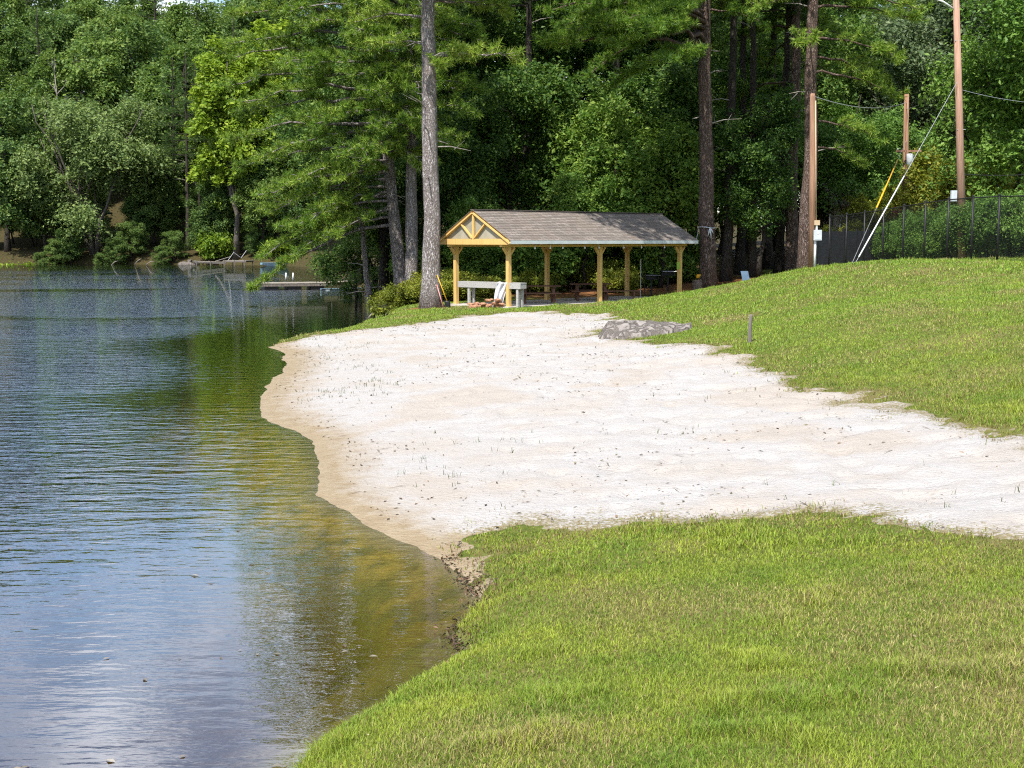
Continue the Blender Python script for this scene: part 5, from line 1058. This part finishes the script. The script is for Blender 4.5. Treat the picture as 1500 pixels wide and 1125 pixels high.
def blades(name, X, Y, Z, Hh, Wd, tint, mat, r, bent=True):
    n = len(X); az = r.random(n) * 6.283; d = np.stack([np.cos(az), np.sin(az), np.zeros(n)], 1); a2 = az + 1.57 + r.normal(0, .5, n); s = np.stack([np.cos(a2), np.sin(a2), np.zeros(n)], 1) * Wd[:, None]
    P = np.stack([X, Y, Z - .006], 1); lean = r.uniform(.15, .95, n)[:, None] * Hh[:, None]; up = np.array([0, 0, 1.0])[None]
    if bent:
        mid = P + up * Hh[:, None] * .6 + d * lean * .35; tip = P + up * Hh[:, None] * r.uniform(.75, 1.05, n)[:, None] + d * lean
        V = np.stack([P - s, P + s, mid + s * .8, mid - s * .8, tip], 1).reshape(-1, 3); i0 = np.arange(n) * 5
        loops = np.stack([i0, i0 + 1, i0 + 2, i0 + 3, i0 + 3, i0 + 2, i0 + 4], 1).ravel(); tot = np.tile([4, 3], n); per = 5
    else:
        tip = P + up * Hh[:, None] + d * lean; V = np.stack([P - s, P + s, tip], 1).reshape(-1, 3); i0 = np.arange(n) * 3; loops = np.arange(n * 3); tot = np.full(n, 3); per = 3
    starts = np.concatenate([[0], np.cumsum(tot)[:-1]]); me = raw_mesh(name, V, loops, starts, tot, mat)
    ca_ = me.color_attributes.new('tint', 'FLOAT_COLOR', 'POINT'); ca_.data.foreach_set('color', np.repeat(np.concatenate([tint, np.ones((n, 1))], 1), per, 0).astype(np.float32).ravel())
    return me
r = np.random.default_rng(70)
bands = [(5.2, 8.0, 8000, .036, .0022, True), (8.0, 11, 5100, .036, .0027, True), (11, 16.5, 2500, .038, .0040, True), (14, 24, 1900, .042, .006, False), (24, 36, 820, .045, .0088, False), (36, 66, 390, .05, .0135, False)]
chunks = []
for y0, y1, dens, hh_, wd_, bent in bands:
    xw = y1 * .46 + 3.4; x0 = -5 if y1 < 20 else (-9 if y1 < 40 else -12); n = int((y1 - y0) * (xw - x0) * dens); X = r.uniform(x0, xw, n); Y = r.uniform(y0, y1, n)
    if (y0, y1) == (14, 24): ok = in_view(np.sign(X) * np.maximum(np.abs(X) - 2.3, 0), Y) & (X > 3)
    else: ok = in_view(X, Y, 1.03) | (in_view(np.sign(X) * np.maximum(np.abs(X) - 2.3, 0), Y, 1.12) & (r.random(n) < .42))
    if y0 >= 36: ok &= ~((Y > 58) & (X > -6) & (X < 8.5) & (Y > 60 + .0 * X)) 
    X, Y = X[ok], Y[ok]; sd = sand_sd(X, Y)
    ls = poly_sd(land_poly, X, Y); sparse = r.random(len(X)) < np.where(sd < 0, np.clip(.12 + -sd / .4, 0, 1), .40 * np.exp(-sd / .32) * sstep(.38, .62, vnoise(X, Y, .35, 29, 2))); ok = (sd < 1.0) & (ls > .03) & sparse
    X, Y = X[ok], Y[ok]; Z = height(X, Y); tall = 1 + 1.3 * sstep(.64, .82, vnoise(X, Y, .42, 55, 2)) + .9 * (1 - sstep(0, .35, ls[ok])) * (Y < 14)
    Hh = hh_ * r.uniform(.5, 1.25, len(X)) * tall; chunks.append((X, Y, Z, Hh, wd_ * r.uniform(.7, 1.3, len(X)), tint_of(X, Y, r, sd[ok]), bent))
inside_pav = lambda X, Y: ((X - P1[0]) * e1[0] + (Y - P1[1]) * e1[1] > -.4) & ((X - P1[0]) * e2[0] + (Y - P1[1]) * e2[1] > -.36) & ((X - P1[0]) * e1[0] + (Y - P1[1]) * e1[1] < Lp + .4) & ((X - P1[0]) * e2[0] + (Y - P1[1]) * e2[1] < Wp + .4)
near = [np.concatenate([c[k] for c in chunks if c[6]]) for k in range(6)]; farb = [np.concatenate([c[k] for c in chunks if not c[6]]) for k in range(6)]
ok = ~inside_pav(farb[0], farb[1]) & (np.hypot(farb[0] + 3.35, farb[1] - 55.4) > .9 + .5 * r.random(len(farb[0]))) & ~((farb[1] > 61 + 3 * r.random(len(farb[0]))) & (farb[0] < 11.5)); farb = [a_[ok] for a_ in farb]
set_props(link('lawn_grass', blades('lawn_grass', *near, M['blades'], r, True)), 'short sunlit lawn grass in the foreground and along the bank', 'grass', kind='stuff')
set_props(link('slope_grass', blades('slope_grass', *farb, M['blades'], r, False)), 'mown green grass on the slope and round the pavilion', 'grass', kind='stuff')
# lawn details follow the sand ones
# thin sprigs growing through the sand
n = 5200; X = r.uniform(-8.5, 8, n); Y = r.uniform(11.5, 50, n); w = vnoise(X, Y, 2.4, 61, 2); ok = (poly_sd(sand_poly, X, Y) > .1) & (poly_sd(land_poly, X, Y) > .5) & (r.random(n) < sstep(.42, .75, w) * (.16 + .9 * (1 - sstep(-3, 2.5, X + (Y - 14) * .16)))) & in_view(X, Y)
X, Y = X[ok], Y[ok]; rep = r.integers(2, 6, len(X)); X = np.repeat(X, rep) + r.normal(0, .035, rep.sum()); Y = np.repeat(Y, rep) + r.normal(0, .035, rep.sum()); Z = height(X, Y)
sp_t = np.array([.11, .15, .05])[None] * (.6 + .8 * r.random((len(X), 1)))
set_props(link('sand_sprigs', blades('sand_sprigs', X, Y, Z + .02, r.uniform(.03, .11, len(X)), np.full(len(X), .0042), sp_t, M['blades'], r, True)), 'thin grass sprigs growing through the white sand', 'grass', kind='stuff')
# dry leaves and twigs strewn on the sand
def litter(name, X, Y, Z, size, label, cols, kind_cat='leaf litter', flat=.25, aspect=.42):
    n = len(X); P = np.stack([X, Y, Z], 1); Nn = np.array([0, 0, 1.0])[None] + r.normal(size=(n, 3)) * flat; me = leaf_mesh(name, P, Nn, size, size * aspect, M['litter'], r)
    c = np.array(cols)[r.integers(0, len(cols), n)] * (.6 + .8 * r.random((n, 1))); ca_ = me.color_attributes.new('tint', 'FLOAT_COLOR', 'POINT'); ca_.data.foreach_set('color', np.repeat(np.concatenate([c, np.ones((n, 1))], 1), 4, 0).astype(np.float32).ravel())
    return set_props(link(name, me), label, kind_cat, kind='stuff')
n = 34000; X = r.uniform(-9, 13, n); Y = 11.5 + 40 * r.random(n) ** 1.25; sd_ = poly_sd(sand_poly, X, Y); ls = poly_sd(land_poly, X, Y); w = vnoise(X, Y, 1.8, 66, 3)
ok = (ls > .12) & (sd_ > .05) & in_view(X, Y) & (r.random(n) < .025 + .5 * sstep(.52, .74, w) + .45 * np.exp(-np.maximum(ls - .3, 0) / .5) + .5 * np.exp(-sd_ / .5))
X, Y = X[ok], Y[ok]; litter('leaf_litter', X, Y, height(X, Y) + .03, (.006 + .024 * r.random(len(X)) ** 2.2) * (1 + .028 * Y), 'dry brown leaves and bits strewn over the sand', [(.13, .075, .035), (.20, .13, .07), (.08, .06, .04), (.15, .13, .07)])
n = 420; X = r.uniform(-8, 12, n); Y = r.uniform(12, 46, n); ok = (poly_sd(land_poly, X, Y) > .15) & (poly_sd(sand_poly, X, Y) > .1) & in_view(X, Y); X, Y = X[ok], Y[ok]
litter('twig_litter', X, Y, height(X, Y) + .034, r.uniform(.04, .16, len(X)), 'thin dry twigs lying on the sand', [(.12, .08, .05), (.2, .15, .1)], 'twigs', .1, .06)
# floating leaves on the near water
n = 1500; X = r.uniform(-9, 1, n); Y = r.uniform(7.5, 24, n); w = vnoise(X, Y * 2, 1.1, 69, 2); ok = (poly_sd(land_poly, X, Y) < -.05) & in_view(X, Y) & (r.random(n) < .02 + .75 * sstep(.63, .78, w) * (Y < 15)); X, Y = X[ok], Y[ok]
litter('floating_leaves', X, Y, np.full(len(X), .004), r.uniform(.012, .045, len(X)), 'brown leaves and scum floating on the near water', [(.10, .075, .05), (.16, .14, .11), (.22, .2, .17)], 'leaves', .03, .5)
# mud and roots of the undercut near bank
n = 900; k = r.random(n); sp_ = np.array(near_shore[8:16]); seg = r.integers(0, len(sp_) - 1, n); q = sp_[seg] + (sp_[seg + 1] - sp_[seg]) * k[:, None] + r.normal(0, .07, (n, 2)); Z = np.maximum(height(q[:, 0], q[:, 1]), 0)
litter('bank_debris', q[:, 0], q[:, 1], Z + .012, r.uniform(.01, .035, n), 'dark leaves and roots along the undercut grass edge', [(.05, .035, .02), (.12, .07, .04), (.09, .08, .03)], 'leaf litter', .6)

n = 1500; X = r.uniform(-2, 8, n); Y = r.uniform(5.6, 16, n); ok = (poly_sd(land_poly, X, Y) > .2) & (sand_sd(X, Y) < -.1) & in_view(X, Y) & (r.random(n) < .12 + .6 * sstep(.55, .75, vnoise(X, Y, 1.4, 88, 2))); X, Y = X[ok], Y[ok]
litter('lawn_leaves', X, Y, height(X, Y) + .03, r.uniform(.006, .02, len(X)), 'small dry leaves and clippings lying in the foreground lawn', [(.28, .2, .1), (.36, .30, .16), (.16, .10, .05)], 'leaf litter', .5)
